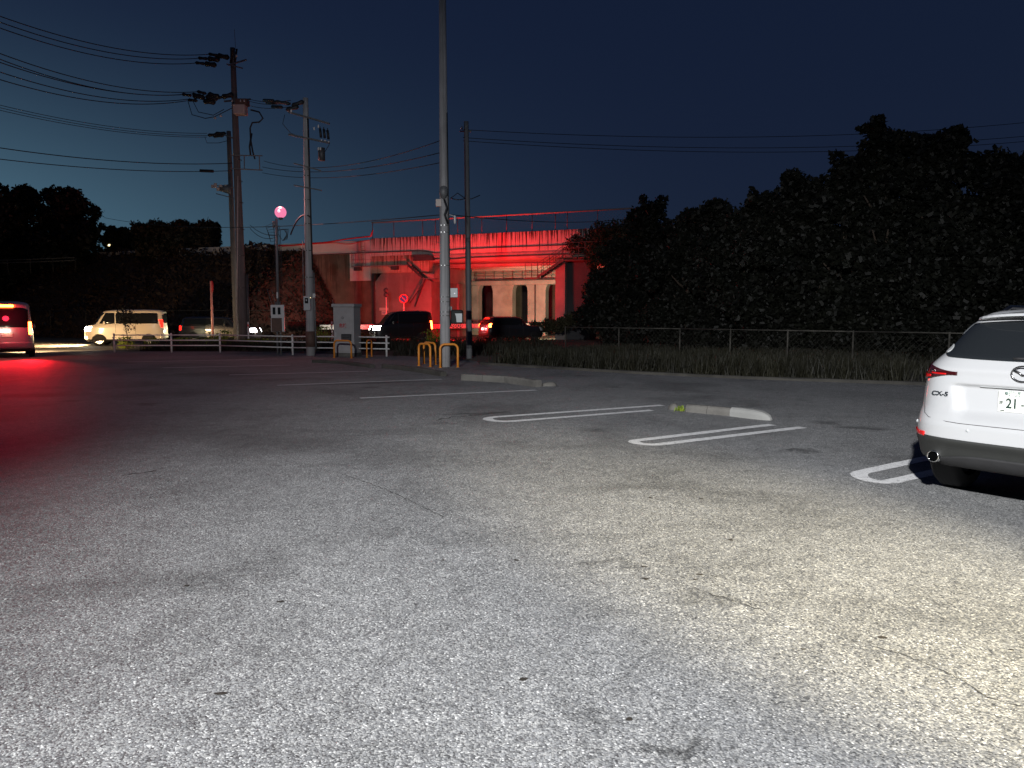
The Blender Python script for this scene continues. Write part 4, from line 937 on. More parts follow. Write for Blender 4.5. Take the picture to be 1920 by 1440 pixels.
# ------------------------------------------------------------------ grey cabinet
b = G(652, 668); cb = thing('electrical_cabinet', 'grey steel electrical cabinet with a red warning sticker behind an orange hoop', 'cabinet', b, R(-14))
MB().span((-0.44, -0.33, 0.0), (0.44, 0.33, 0.14)).build('plinth', 'kerb', cb, bevel=0.01)
bd = MB().span((-0.42, -0.30, 0.14), (0.42, 0.30, 1.88)).build('housing', 'cabinet', cb, bevel=0.01)
MB().span((-0.47, -0.36, 1.88), (0.47, 0.34, 2.0)).build('roof', 'cabinet', cb, bevel=0.02)
dr = MB().span((-0.38, -0.318, 0.20), (0.38, -0.302, 1.84)).build('door', 'cabinet', cb, bevel=0.006)
MB().span((-0.33, -0.335, 0.74), (-0.305, -0.319, 0.92)).build('handle', 'porcelain', dr)
MB().span((-0.09, -0.345, 0.60), (0.33, -0.319, 0.86)).build('vent_frame', 'rubber', dr, bevel=0.04, seg=3)
MB().span((-0.06, -0.352, 0.63), (0.30, -0.346, 0.83)).build('vent_plate', 'darksteel', dr, bevel=0.02)
MB().span((-0.03, -0.358, 0.72), (0.25, -0.353, 0.735)).build('vent_slot', 'rubber', dr)
MB().span((-0.17, -0.322, 1.30), (0.13, -0.3185, 1.58)).build('notice_sheet', 'cabinet', dr)
MB().lathe([(0.030, -0.325), (0.045, -0.325), (0.045, -0.3225), (0.030, -0.3225)], axis='Y', c=(-0.02, 0, 1.47), n=16).build('notice_emblem', 'darksteel', dr)
text_obj('warning_text', '危険', 0.16, 'stickred', dr, Matrix.Translation((-0.02, -0.321, 1.17)) @ rx90, 0.002)
MB().span((0.0, -0.323, 1.04), (0.13, -0.3185, 1.09)).build('small_label', 'sticker', dr)
MB().cyl((-0.45, -0.2, 2.0), (-0.50, -0.2, 2.14), 0.008, n=6).build('antenna', 'steel', cb)

# ------------------------------------------------------------------ orange hoops
def hoop(label, p0, p1, h, group, r=0.034):
    p0 = Vector((p0.x, p0.y, 0)); p1 = Vector((p1.x, p1.y, 0)); L = (p1 - p0).length; t = thing('hoop_barrier', label, 'hoop barrier', p0, math.atan2(p1.y - p0.y, p1.x - p0.x), group)
    cr = min(0.14, L * 0.4); pts = [(0, 0, -0.1), (0, 0, h * 0.5), (0, 0, h - cr)]
    pts += [(cr - cr * math.cos(a), 0, h - cr + cr * math.sin(a)) for a in [math.pi / 2 * k / 6 for k in range(1, 7)]]
    pts += [(L - cr + cr * math.sin(a), 0, h - cr + cr * math.cos(a)) for a in [math.pi / 2 * k / 6 for k in range(0, 7)]] + [(L, 0, h * 0.5), (L, 0, -0.1)]
    MB().tube(pts, r, 12).build('bent_tube', 'hoop', t, True)
    for x in (0, L): MB().lathe([(r, 0), (r + 0.02, 0.0), (r + 0.02, 0.012), (r, 0.016)], c=(x, 0, 0.004), n=12).build('base_ring', 'hoop', t)
    return t
hg = 'orange hoop barriers'
hoop('orange hoop barrier in front of the grey cabinet', G(627, 671), G(659, 672), 0.64, hg)
hoop('narrow-looking orange hoop barrier to the right of the grey cabinet, seen almost end on', G(688, 671), G(697, 669), 0.64, hg, 0.028)
hoop('orange hoop barrier just left of the tall pale pole', G(785.5, 686), G(807, 688), 0.69, hg)
hoop('orange hoop barrier partly behind the one left of the tall pale pole', G(795, 682), G(816.5, 684), 0.69, hg)
hoop('orange hoop barrier crossing in front of the foot of the tall pale pole', G(825.5, 689.5), G(858.5, 689), 0.70, hg)

# ------------------------------------------------------------------ signs
b = G(398, 641); b = Vector((A(398, 600, 41.5).x, 41.5, 0)); sg = thing('sign_post', 'red-lit post with a round sign turned almost edge on', 'sign', b)
top = at(b, 398, 527); M['signpost'] = plain('post_red_white_paint', (0.80, 0.34, 0.28), 0.4, var=0.2, scale=3)
MB().cyl((0, 0, 0), (0, 0, top.z), 0.062, n=12).build('post', 'signpost', sg, True)
MB().lathe([(0, -0.02), (0.32, -0.02), (0.33, 0), (0.32, 0.02), (0, 0.02)], axis='X', c=(0, 0, 0), n=28).build('sign_disc', 'signred', sg); sg.children[-1].location = (0.04, -0.02, top.z - 0.30); sg.children[-1].rotation_euler.z = R(34)
b = Vector((A(757, 580, 51).x, 51, 0)); ns = thing('road_sign', 'round blue sign with red rim on a thin pole in front of the abutment', 'sign', b); z = at(b, 757, 560).z
MB().cyl((0, 0.03, 0), (0, 0.03, z + 0.2), 0.035, n=10).build('post', 'rail', ns, True)
rim = MB().lathe([(0, 0), (0.27, 0.0), (0.30, -0.01), (0.30, -0.025), (0, -0.025)], axis='Y', c=(0, 0, z), n=32).build('sign_face', 'signred', ns)
MB().lathe([(0, -0.03), (0.22, -0.03), (0.22, -0.026)], axis='Y', c=(0, 0, z), n=32).build('blue_disc', 'signblue', rim)
MB().box((0, -0.034, z), (0.44, 0.006, 0.045), 0).build('slash', 'signred', rim); rim.children[-1].matrix_local = Matrix.Translation((0, 0, z)) @ Matrix.Rotation(R(45), 4, 'Y') @ Matrix.Translation((0, 0, -z))
rim.scale = (1.0, 1, 1.0)
b = Vector((A(724, 580, 51.5).x, 51.5, 0)); tm = thing('traffic_mirror', 'dark double-headed fitting on a thin pale post left of the blue sign', 'traffic mirror', b); z = at(b, 724, 547).z
MB().cyl((0, 0.05, 0), (0, 0.05, z), 0.035, n=10).build('post', 'rail', tm, True)
for dz in (0.10, -0.20): MB().lathe([(0, -0.06), (0.13, -0.05), (0.16, 0), (0, 0.08)], axis='Y', c=(0, 0, z + dz), n=20).build('head', 'darksteel', tm, True)
for i, (px, py, lab) in enumerate(((622, 640, 'thin white marker post left of the grey cabinet'), (465, 641, 'thin white marker post beside the tallest pole'))):
    b = Vector((A(px, 600, 40 - 2 * i).x, 40 - 2 * i, 0)); dl = thing('marker_post', lab, 'marker post', b)
    MB().cyl((0, 0, 0), (0.0, 0, 1.25), 0.04, n=10).build('post', 'rail', dl, True); MB().lathe([(0.041, 1.02), (0.044, 1.03), (0.044, 1.12), (0.041, 1.13)], n=12).build('reflector_band', 'signred', dl)

# weeds lit by headlights behind the white fence
wl = [(235, 648, .55, 'bare twiggy weed beside the front wheel of the cream van'), (352, 652, .5, 'weed clump glowing yellow-green below the dark car tail lamp'), (405, 652, .75, 'tall yellow-green weed just right of the red sign post'), (420, 652, .85, 'tallest bright weed tuft behind a white fence post'),
      (338, 653, .45, 'small lit weed behind the white fence left of the red sign post'), (383, 654, .45, 'low leafy weed at the foot of the red sign post'), (475, 656, .45, 'weed lit white-green under the dark car headlamp'), (608, 650, 1.05, 'yellowish weed clump against the glaring guard rail'), (812, 650, 0.9, 'bright yellow-green weed clump just left of the tall pale pole'), (288, 655, .5, 'dry weed behind the white fence in front of the cream van rear'), (500, 655, .4, 'short pale weed left of the meter board legs'), (683, 650, .7, 'weed clump right of the grey cabinet in front of headlamps')]
for i, (px, py, h, lab) in enumerate(wl):
    Y = 36.5 if px < 500 else 38.0; p = A(px, py, Y); plant(lab, (p.x, Y, 0), h, 46, 30 + i, spread=0.15, wid=0.013, leaf=0.035, group='roadside weeds')
# dark young tree in front of the van
sp = A(236, 600, 36.0); t = make_tree('sapling', 'thin dark sapling in front of the cream van', 2.0, 0.30, 0.3, 420, 0.045, 77, tr=0.14); t.location = (sp.x, 36.0, 0); t['category'] = 'sapling'
for k in range(6):
    pass

# ------------------------------------------------------------------ overhead wires
def wire(p0, p1, sag, r=0.012, label='', group=None, name='overhead_wire', n=24, ext=1.0):
    m = MB(); pts = []
    for i in range(int(n * ext) + 1):
        t = i / n; p = p0 + (p1 - p0) * t; pts.append(Vector((p.x, p.y, p.z - sag * 4 * t * (1 - t))))
    return tag(m.tube(pts, r, 5).build(name, 'wire', smooth=True), label, 'wire', group)
YB = 40.5
def wpx(x0, y0, Y0, x1, y1, Y1, sag, r, label, group=None): return wire(A(x0, y0, Y0), A(x1, y1, Y1), sag, r, label, group, ext=2.0 if (x1 < 0 or x1 > 1920) else 1.0)
gA = 'wires running left from the tallest pole'
for y0, y1, x0, lab in ((102, 16, 390, 'uppermost wire leaving the tallest pole to the left'), (109, 27, 376, 'second wire from the top left of the tallest pole'), (118, 38, 371, 'third wire from the top left of the tallest pole'),
                        (172, 85, 372, 'upper wire of the dense middle bundle left of the tallest pole'), (177, 95, 344, 'second wire of the middle bundle left of the tallest pole'), (176, 103, 360, 'third wire of the middle bundle left of the tallest pole'), (186, 122, 352, 'fourth wire of the middle bundle left of the tallest pole'), (189, 138, 350, 'lowest wire of the middle bundle left of the tallest pole')):
    wpx(x0, y0, YB - 0.2, -60, y1 - 8, 27, 0.55, 0.019, lab, gA)
for y0, y1, lab in ((250, 190, 'upper thin wire of the trio ending at the reddish pole'), (254, 195, 'middle thin wire of the trio ending at the reddish pole'), (257, 200, 'lower thin wire of the trio ending at the reddish pole')):
    wpx(388, y0, 41.5, -60, y1 - 8, 30, 0.35, 0.013, lab, gA)
wpx(436, 306, 41.5, -60, 268, 30, 0.3, 0.020, 'long cable above the teal glow ending at the reddish pole', gA)
o = wpx(436, 320, 41.5, -60, 291, 30, 0.25, 0.018, 'lowest left-going cable with a black sleeve near the reddish pole', gA)
MB().cyl(p0 + b2, p1 + b2, 0.085, n=10).build('cable_sleeve', 'cover', o, True)
gB = 'wires between the poles'
for y0, y1, lab in ((186, 188, 'upper wire between the tallest pole and the pole with cut-out fuses'), (190, 193, 'middle wire between the tallest pole and the pole with cut-out fuses'), (198, 200, 'lower wire between the tallest pole and the pole with cut-out fuses')):
    o = wpx(468, y0, YB, 545, y1, 29.8, 0.1, 0.014, lab, gB)
    q0 = A(495 + (y0 - 186) * 1.3, y0 + 2, 35.5); q1 = A(512 + (y0 - 186) * 1.3, y0 + 3, 33.6); MB().cyl(q0, q1, 0.07, n=8).build('wire_sleeve', 'cover', o, True)
wpx(495, 302, YB, 830, 262, 23.3, 0.55, 0.013, 'sagging thin wire from the tallest pole up to the tall pale pole', gB)
wpx(492, 313, YB, 830, 285, 23.3, 0.4, 0.014, 'middle sagging cable from the tallest pole to the tall pale pole', gB)
wpx(492, 324, YB, 830, 304, 23.3, 0.35, 0.013, 'lowest sagging cable from the tallest pole to the tall pale pole', gB)
wpx(195, 408, 60, 835, 402, 23.2, 0.55, 0.014, 'long low cable crossing over the embankment to the tall pale pole', gB)
wpx(838, 402, 23.2, 1190, 408, 47, 0.25, 0.014, 'low cable passing behind the thin leaning pole along the red handrail', gB)
wpx(845, 371, 23.3, 872, 372, 27.9, 0.05, 0.016, 'short black cable linking the tall pale pole and the thin leaning pole', gB)
for y0, y1, lab in ((243, 236, 'upper thin wire running right over the trees'), (258, 262, 'middle thin wire running right over the trees'), (264, 272, 'lower thin wire running right over the trees')):
    wpx(868, y0, 27.9, 1960, y1 - 10, 33, 0.45, 0.011, lab, 'wires running right over the trees')
wire(A(583, 408, 29.6), A(545, 440, 30.5), -0.35, 0.03, 'thick black cable arching from the pole with cut-out fuses to the lamp post', gB, 'overhead_cable', 14)
wpx(469, 422, 40.2, 520, 442, 30.6, 0.15, 0.013, 'short drooping cable between the tallest pole and the lamp post', gB)
wpx(469, 428, 40.2, 520, 444, 30.6, 0.25, 0.013, 'lower drooping cable between the tallest pole and the lamp post', gB)

# ------------------------------------------------------------------ vehicles: hulls lofted from plan contours
def pchip(X, Y):
    X = np.array(X, float); Y = np.array(Y, float); h = np.diff(X); s = np.diff(Y) / h; m = np.zeros(len(X))
    m[0], m[-1] = s[0], s[-1]
    for i in range(1, len(X) - 1): m[i] = 0 if s[i - 1] * s[i] <= 0 else 2 * s[i - 1] * s[i] / (s[i - 1] + s[i])
    def f(x):
        x = min(max(x, X[0]), X[-1]); i = min(max(int(np.searchsorted(X, x) - 1), 0), len(h) - 1); t = (x - X[i]) / h[i]
        return float((2 * t**3 - 3 * t**2 + 1) * Y[i] + (t**3 - 2 * t**2 + t) * h[i] * m[i] + (-2 * t**3 + 3 * t**2) * Y[i + 1] + (t**3 - t**2) * h[i] * m[i + 1])
    return f
class Hull:
    def __init__(s, rows, n=6.5, dent=None):
        z = [r[0] for r in rows]; s.z0, s.z1 = z[0], z[-1]; s.w = pchip(z, [r[1] for r in rows]); s.yr = pchip(z, [r[2] for r in rows]); s.yf = pchip(z, [r[3] for r in rows]); s.n = n; s.dent = dent
    def k(s, z): w, a, c = s.w(z), s.yr(z), s.yf(z); return w, (a + c) / 2, (c - a) / 2
    def rear(s, x, z):
        w, yc, b = s.k(z); u = min(abs(x) / w, 0.9999); y = yc - b * (1 - u ** s.n) ** (1 / s.n)
        if s.dent: y += s.dent(x, z)
        return Vector((x, y, z))
    def front(s, x, z):
        w, yc, b = s.k(z); u = min(abs(x) / w, 0.9999); return Vector((x, yc + b * (1 - u ** s.n) ** (1 / s.n), z))
    def side(s, sg, y, z):
        w, yc, b = s.k(z); u = min(abs(y - yc) / b, 0.9999); return Vector((sg * w * (1 - u ** s.n) ** (1 / s.n), y, z))
    def ring(s, z):
        w, yc, b = s.k(z); n = s.n; us = list(np.linspace(-0.84, 0.84, 43)); th0 = math.acos(0.84 ** (n / 2)); co = [th0 * (1 - k / 13) for k in range(1, 14)]
        right = [math.cos(t) ** (2 / n) for t in co]; ys = [math.sin(t) ** (2 / n) for t in co]
        P = []
        for u in us: P.append(s.rear(u * w, z))
        for u, y in zip(right, ys): P.append(Vector((u * w, yc - b * y, z)))
        for u, y in list(zip(right, ys))[::-1][1:]: P.append(Vector((u * w, yc + b * y, z)))
        for u in us[::-1]: P.append(Vector((u * w, yc + b * (1 - abs(u) ** n) ** (1 / n), z)))
        for u, y in zip(right, ys): P.append(Vector((-u * w, yc + b * y, z)))
        for u, y in list(zip(right, ys))[::-1][1:]: P.append(Vector((-u * w, yc - b * y, z)))
        return P
    def loft(s, name, mat, parent, za, zb, steps, cap_top=False, cap_bot=False, off=0.0):
        m = MB(); zs = list(np.linspace(za, zb, steps + 1)); R_ = [s.ring(z) for z in zs]; n = len(R_[0])
        if off: R_ = [[Vector((p.x * (1 + off), p.y + (off if p.y > 1 else -off) * 1.5, p.z)) for p in r] for r in R_]
        m.v = [tuple(p) for r in R_ for p in r]
        m.f = [[j * n + i, j * n + (i + 1) % n, (j + 1) * n + (i + 1) % n, (j + 1) * n + i] for j in range(steps) for i in range(n)]
        if cap_top: m.f.append([steps * n + i for i in range(n)])
        if cap_bot: m.f.append(list(range(n))[::-1])
        m.mi = [0] * len(m.f); return m.build(name, mat, parent, True)
    def patch(s, name, mat, parent, fn, a0, a1, zb, zt, na=24, nz=8, off=0.004, inset=0.02):
        """fn(a, z) -> surface point; zb/zt functions of a or numbers; a raised panel that follows the hull"""
        fb = zb if callable(zb) else (lambda a: zb); ft = zt if callable(zt) else (lambda a: zt); e = 0.004; m = MB(); out = []; inn = []
        cen = Vector((0, (s.yr(1.0) + s.yf(1.0)) / 2, 0.8))
        for i in range(na + 1):
            a = a0 + (a1 - a0) * i / na; lo, hi = fb(a), ft(a)
            for j in range(nz + 1):
                z = lo + (hi - lo) * j / nz; p = fn(a, z); N_ = (fn(a + e, z) - fn(a - e, z)).cross(fn(a, z + e) - fn(a, z - e))
                N_ = N_.normalized() if N_.length > 1e-12 else Vector((0, 0, 1))
                if N_.dot(p - cen) < 0: N_ = -N_
                out.append(p + N_ * off); inn.append(p - N_ * inset)
        K = nz + 1; T = len(out); m.v = [tuple(v) for v in out + inn]; f = []
        for i in range(na):
            for j in range(nz): f.append([i * K + j, (i + 1) * K + j, (i + 1) * K + j + 1, i * K + j + 1])
        for i in range(na):
            f.append([i * K, T + i * K, T + (i + 1) * K, (i + 1) * K]); f.append([i * K + nz, (i + 1) * K + nz, T + (i + 1) * K + nz, T + i * K + nz])
        for j in range(nz):
            f.append([j, j + 1, T + j + 1, T + j]); f.append([na * K + j, T + na * K + j, T + na * K + j + 1, na * K + j + 1])
        m.f = f; m.mi = [0] * len(f); o = m.build(name, mat, parent); me = o.data
        sm = [True] * (na * nz) + [False] * (len(f) - na * nz); me.polygons.foreach_set('use_smooth', sm)
        bmn = (Vector(m.v[K]) - Vector(m.v[0])).cross(Vector(m.v[1]) - Vector(m.v[0]))
        return o
    def line(s, name, mat, parent, pts, w=0.005, off=0.0015):
        """thin strip through (fn, a, z) samples"""
        P = [fn(a, z) for fn, a, z in pts]; out = []
        cen = Vector((0, (s.yr(1.0) + s.yf(1.0)) / 2, 0.8))
        return MB().tube(P, w / 2, 6).build(name, mat, parent, True)
def wheel(parent, x, y, r, w=0.21, spokes=10, mat='alloy', dirty=False):
    sg = 1 if x > 0 else -1
    t = MB().lathe([(r * 0.66, -w / 2), (r * 0.80, -w / 2 - 0.004), (r * 0.94, -w / 2 + 0.015), (r, -w / 2 + 0.04), (r, w / 2 - 0.04), (r * 0.94, w / 2 - 0.015), (r * 0.80, w / 2 + 0.004), (r * 0.66, w / 2)], axis='X', n=36)
    for k in (-0.055, -0.02, 0.02, 0.055): t.lathe([(r + 0.001, k - 0.004), (r - 0.006, k), (r + 0.001, k + 0.004)], axis='X', n=36)
    wh = t.build('wheel', 'rubber', parent, True); wh.location = (x, y, r)
    m = MB(); m.lathe([(r * 0.67, w * 0.30 * sg), (r * 0.60, w * 0.30 * sg), (r * 0.60, -w * 0.3 * sg)], axis='X', n=36); m.lathe([(r * 0.13, w * 0.25 * sg), (0.001, w * 0.27 * sg)], axis='X', n=16)
    for k in range(spokes):
        a = 2 * math.pi * k / spokes; c, s_ = math.cos(a), math.sin(a); q = 0.022
        pts = [(sg * w * 0.24, r * 0.08 * c - q * s_, r * 0.08 * s_ + q * c), (sg * w * 0.24, r * 0.08 * c + q * s_, r * 0.08 * s_ - q * c), (sg * w * 0.27, r * 0.63 * c + q * 0.7 * s_, r * 0.63 * s_ - q * 0.7 * c), (sg * w * 0.27, r * 0.63 * c - q * 0.7 * s_, r * 0.63 * s_ + q * 0.7 * c)]
        m.add(pts + [(p[0] - sg * 0.02, p[1], p[2]) for p in pts], [(0, 1, 2, 3), (7, 6, 5, 4), (0, 4, 5, 1), (1, 5, 6, 2), (2, 6, 7, 3), (3, 7, 4, 0)])
    m.build('rim', mat, wh)
    MB().lathe([(r * 0.62, 0.0), (0.001, 0.0)], axis='X', n=24).build('brake_disc', 'darksteel', wh)
    return wh

# ---------------- the parked white car, seen from behind on the right
SUVLOC, SUVYAW = Vector((3.765, 5.70, 0)), R(-54)
sv = thing('parked_car', 'white parked crossover car seen from behind, cut off by the right edge of the picture', 'car', SUVLOC, SUVYAW)
def dent(x, z):
    fx = sstep((0.475 + (z - 0.80) * 0.25 - abs(x)) / 0.075); fz = sstep((1.005 - z) / 0.014) * sstep((z - 0.70) / 0.12)
    crease = 0.012 * math.exp(-((z - 1.12) / 0.03) ** 2) * sstep((0.72 - abs(x)) / 0.1) * -1
    return 0.045 * fx * fz + crease
SROWS = [(0.335, .82, .14, 4.30), (0.39, .895, .07, 4.45), (0.50, .915, .03, 4.53), (0.56, .920, .0, 4.55), (0.66, .920, .0, 4.55), (0.74, .918, .03, 4.52), (0.80, .915, .065, 4.48), (0.90, .910, .085, 4.38), (1.0, .900, .10, 4.2), (1.08, .880, .110, 3.75), (1.14, .850, .13, 3.45), (1.20, .800, .17, 3.28), (1.27, .745, .255, 3.05), (1.40, .69, .43, 2.72), (1.50, .64, .57, 2.40), (1.545, .60, .63, 2.25), (1.585, .53, .74, 2.05), (1.605, .40, .92, 1.85), (1.615, .22, 1.15, 1.6)]
H_ = Hull(SROWS, 6.5, dent); rr_ = H_.rear
body = H_.loft('body', 'suv', sv, 0.555, 1.615, 84, cap_top=True)
H_.loft('lower_cladding', 'clad', sv, 0.335, 0.555, 14, cap_bot=True)
# raised black valance with its curved upper edge
H_.patch('bumper_valance', 'clad', sv, rr_, -0.905, 0.905, 0.345, lambda x: 0.568 + 0.02 * (abs(x) / 0.9) ** 3, 60, 12, 0.006)
H_.patch('diffuser', 'rubber', sv, rr_, -0.58, 0.58, 0.337, lambda x: 0.45 - 0.06 * (x / 0.58) ** 4, 30, 6, 0.012)
# rear window
def wb(x): return 1.198 + 0.022 * (abs(x) / 0.74) ** 2 + (0.11 * max(0, (abs(x) - 0.59) / 0.14) ** 2)
def wt(x): return 1.512 - 0.03 * (abs(x) / 0.58) ** 2 - (0.20 * ((abs(x) - 0.57) / 0.165) ** 0.95 if abs(x) > 0.57 else 0)
gw = H_.patch('rear_window', 'glass', sv, rr_, -0.735, 0.735, wb, lambda x: max(wt(x), wb(x) + 0.002), 64, 14, 0.005)
H_.patch('sticker', 'sticker', gw, rr_, -0.695, -0.615, lambda x: 1.275 - 0.034 * math.sqrt(max(0, 1 - ((x + 0.655) / 0.041) ** 2)), lambda x: 1.275 + 0.034 * math.sqrt(max(0, 1 - ((x + 0.655) / 0.041) ** 2)), 16, 4, 0.008, 0.0)
MB().tube([rr_(x, 1.225 + 0.012 * math.sin(x * 3)) + Vector((0, -0.02, 0)) for x in np.linspace(-0.1, 0.42, 12)], 0.010, 6).build('wiper', 'rubber', gw, True)
H_.patch('pillar_trim', 'greyglass', sv, rr_, -0.690, -0.628, lambda x: 1.37 + (x + 0.69) * 0.4, lambda x: 1.385 + (x + 0.69) * 2.2, 8, 5, 0.010)
# spoiler over the window
m = MB(); vs = []; xs = np.linspace(-0.60, 0.60, 25)
for x in xs:
    p = rr_(x, 1.54); dr_ = 0.13 - 0.05 * (x / 0.6) ** 4
    vs += [(x, p.y + 0.25, 1.598 - 0.035 * abs(x / .6) ** 3), (x, p.y - dr_ + 0.02, 1.572 - 0.045 * abs(x / .6) ** 3), (x, p.y - dr_, 1.55 - 0.045 * abs(x / .6) ** 3), (x, p.y + 0.02, 1.525 - 0.045 * abs(x / .6) ** 3)]
K = 4; fs = [(i * K + j, (i + 1) * K + j, (i + 1) * K + (j + 1) % K, i * K + (j + 1) % K) for i in range(24) for j in range(K)] + [(0, 1, 2, 3), tuple(24 * K + j for j in (3, 2, 1, 0))]
m.add(vs, fs).build('spoiler', 'suv', sv, bevel=0.008)
MB().span((-0.14, 0.50, 1.530), (0.14, 0.515, 1.548)).build('high_brake_light', 'redlens', sv)
for s_ in (-1, 1):
    MB().tube([(s_ * 0.50, 0.95, 1.58), (s_ * 0.52, 1.15, 1.625), (s_ * 0.52, 1.9, 1.62), (s_ * 0.50, 2.1, 1.56)], 0.018, 8).build('roof_rail', 'darkchrome', sv, True)
# tail lamps wrapping the corner
def lampx(s_):
    zb = lambda x: 1.012 + 0.062 * sstep((0.86 - abs(x)) / 0.36); zt = lambda x: 1.168 - 0.066 * sstep((0.90 - abs(x)) / 0.42) ** 0.9
    a0, a1 = (0.475, 0.893) if s_ > 0 else (-0.893, -0.475)
    t = H_.patch('tail_lamp', 'darklens', sv, rr_, a0, a1, zb, lambda x: max(zt(x), zb(x) + 0.004), 30, 8, 0.010)
    H_.patch('lamp_red', 'redlens', t, rr_, *((0.700, 0.888) if s_ > 0 else (-0.888, -0.700)), lambda x: 1.018 + 0.035 * sstep((0.86 - abs(x)) / 0.2), lambda x: 1.066 + 0.045 * sstep((abs(x) - 0.80) / 0.06), 16, 4, 0.0125, 0.0)
    H_.patch('lamp_bar', 'redlens', t, rr_, *((0.56, 0.70) if s_ > 0 else (-0.70, -0.56)), 1.073, 1.086, 12, 2, 0.0125, 0.0)
    H_.patch('lamp_clear', 'darkchrome', t, rr_, *((0.775, 0.83) if s_ > 0 else (-0.83, -0.775)), 1.083, 1.108, 6, 3, 0.0125, 0.0)
    H_.patch('lamp_clear', 'darkchrome', t, rr_, *((0.66, 0.71) if s_ > 0 else (-0.71, -0.66)), 1.092, 1.104, 6, 3, 0.0125, 0.0)
    H_.patch('reflector', 'redlens', sv, rr_, *((0.68, 0.84) if s_ > 0 else (-0.84, -0.68)), lambda x: 0.566 + 0.012 * (abs(x) - 0.62), lambda x: 0.602 + 0.02 * (abs(x) - 0.62), 12, 3, 0.010)
lampx(1); lampx(-1)
# seams
H_.line('tailgate_seam', 'seam', sv, [(rr_, -0.745, 1.012), (rr_, -0.752, 0.95), (rr_, -0.752, 0.88), (rr_, -0.745, 0.81), (rr_, -0.715, 0.75), (rr_, -0.66, 0.722), (rr_, -0.5, 0.705)] + [(rr_, x, 0.70) for x in np.linspace(-0.4, 0.4, 9)] + [(rr_, 0.5, 0.705), (rr_, 0.66, 0.722), (rr_, 0.72, 0.745), (rr_, 0.755, 0.79), (rr_, 0.765, 0.86), (rr_, 0.768, 0.93), (rr_, 0.765, 0.985)], 0.006)
H_.line('bumper_seam', 'seam', sv, [(rr_, x, 0.965 - 0.16 * sstep((abs(x) - 0.78) / 0.12)) for x in np.linspace(-0.905, -0.80, 8)], 0.004)
for x, z in ((-0.80, 0.665), (-0.33, 0.652), (0.33, 0.652), (0.80, 0.665)):
    p = rr_(x, z); MB().lathe([(0, -0.004), (0.012, -0.003), (0.013, 0.004)], axis='Y', c=p, n=14).build('parking_sensor', 'box', sv, True)
# emblem: winged shape inside an oval ring
ec = rr_(0, 1.112); ey = ec.y - 0.014
m = MB(); m.tube([(0.078 * math.cos(a), ey, 1.112 + 0.058 * math.sin(a)) for a in [2 * math.pi * k / 40 for k in range(40)]], 0.0065, 8, closed=True)
em = m.build('emblem', 'darkchrome', sv, True); m = MB()
for s_ in (-1, 1):
    pts = [(s_ * 0.068, 1.112 + 0.030, 0.006), (s_ * 0.045, 1.112 + 0.020, 0.008), (s_ * 0.022, 1.112 + 0.006, 0.007), (0.0, 1.112 - 0.012, 0.006)]
    m.tube([(x, ey, z) for x, z, r in pts], [r for x, z, r in pts], 8)
m.build('emblem_wing', 'darkchrome', em, True)
def on_rear(x, z, off=0.004, tilt=True):
    p = rr_(x, z); a = rr_(x + 0.03, z) - rr_(x - 0.03, z); u = (rr_(x, z + 0.02) - rr_(x, z - 0.02)); a.normalize(); u = (u - a * u.dot(a)).normalized(); nn = a.cross(u)
    return Matrix.Translation(p + nn * off) @ Matrix((a, u, nn)).transposed().to_4x4()
text_obj('model_badge', 'CX-5', 0.050, 'darkchrome', sv, on_rear(-0.60, 0.915, 0.003), 0.003, sx=1.35)
# licence plate
py_ = rr_(0, 0.86).y - 0.012; pl = MB().span((-0.165, py_ - 0.006, 0.815), (0.165, py_, 0.98)).build('licence_plate', 'platewhite', sv, bevel=0.004)
def ptxt(s, size, x, z, mat, sx=1.0): return text_obj('plate_text', s, size, mat, pl, Matrix.Translation((x, py_ - 0.0075, z)) @ rx90, 0.0008, sx=sx)
ptxt('滋賀', 0.042, -0.052, 0.954, 'platedull', 1.0); ptxt('30', 0.048, 0.030, 0.954, 'platedull', 0.9)
ptxt('ま', 0.034, -0.143, 0.882, 'plategreen'); ptxt('21', 0.104, -0.068, 0.878, 'plategreen', 0.8); ptxt('-', 0.07, 0.005, 0.878, 'plategreen'); ptxt('6', 0.104, 0.048, 0.878, 'plategreen', 0.8)
MB().lathe([(0, -0.004), (0.013, -0.003), (0.013, 0.0)], axis='Y', c=(-0.108, py_ - 0.006, 0.959), n=14).build('plate_seal', 'platedull', pl, True)
MB().span((-0.145, py_ - 0.009, 0.822), (-0.118, py_ - 0.006, 0.828)).build('plate_slot', 'plategreen', pl)
MB().span((-0.30, py_ + 0.004, 0.994), (0.30, py_ + 0.03, 1.0)).build('recess_shade_strip', 'sticker', sv)  # thin grey strip painted in for the shade line above the plate
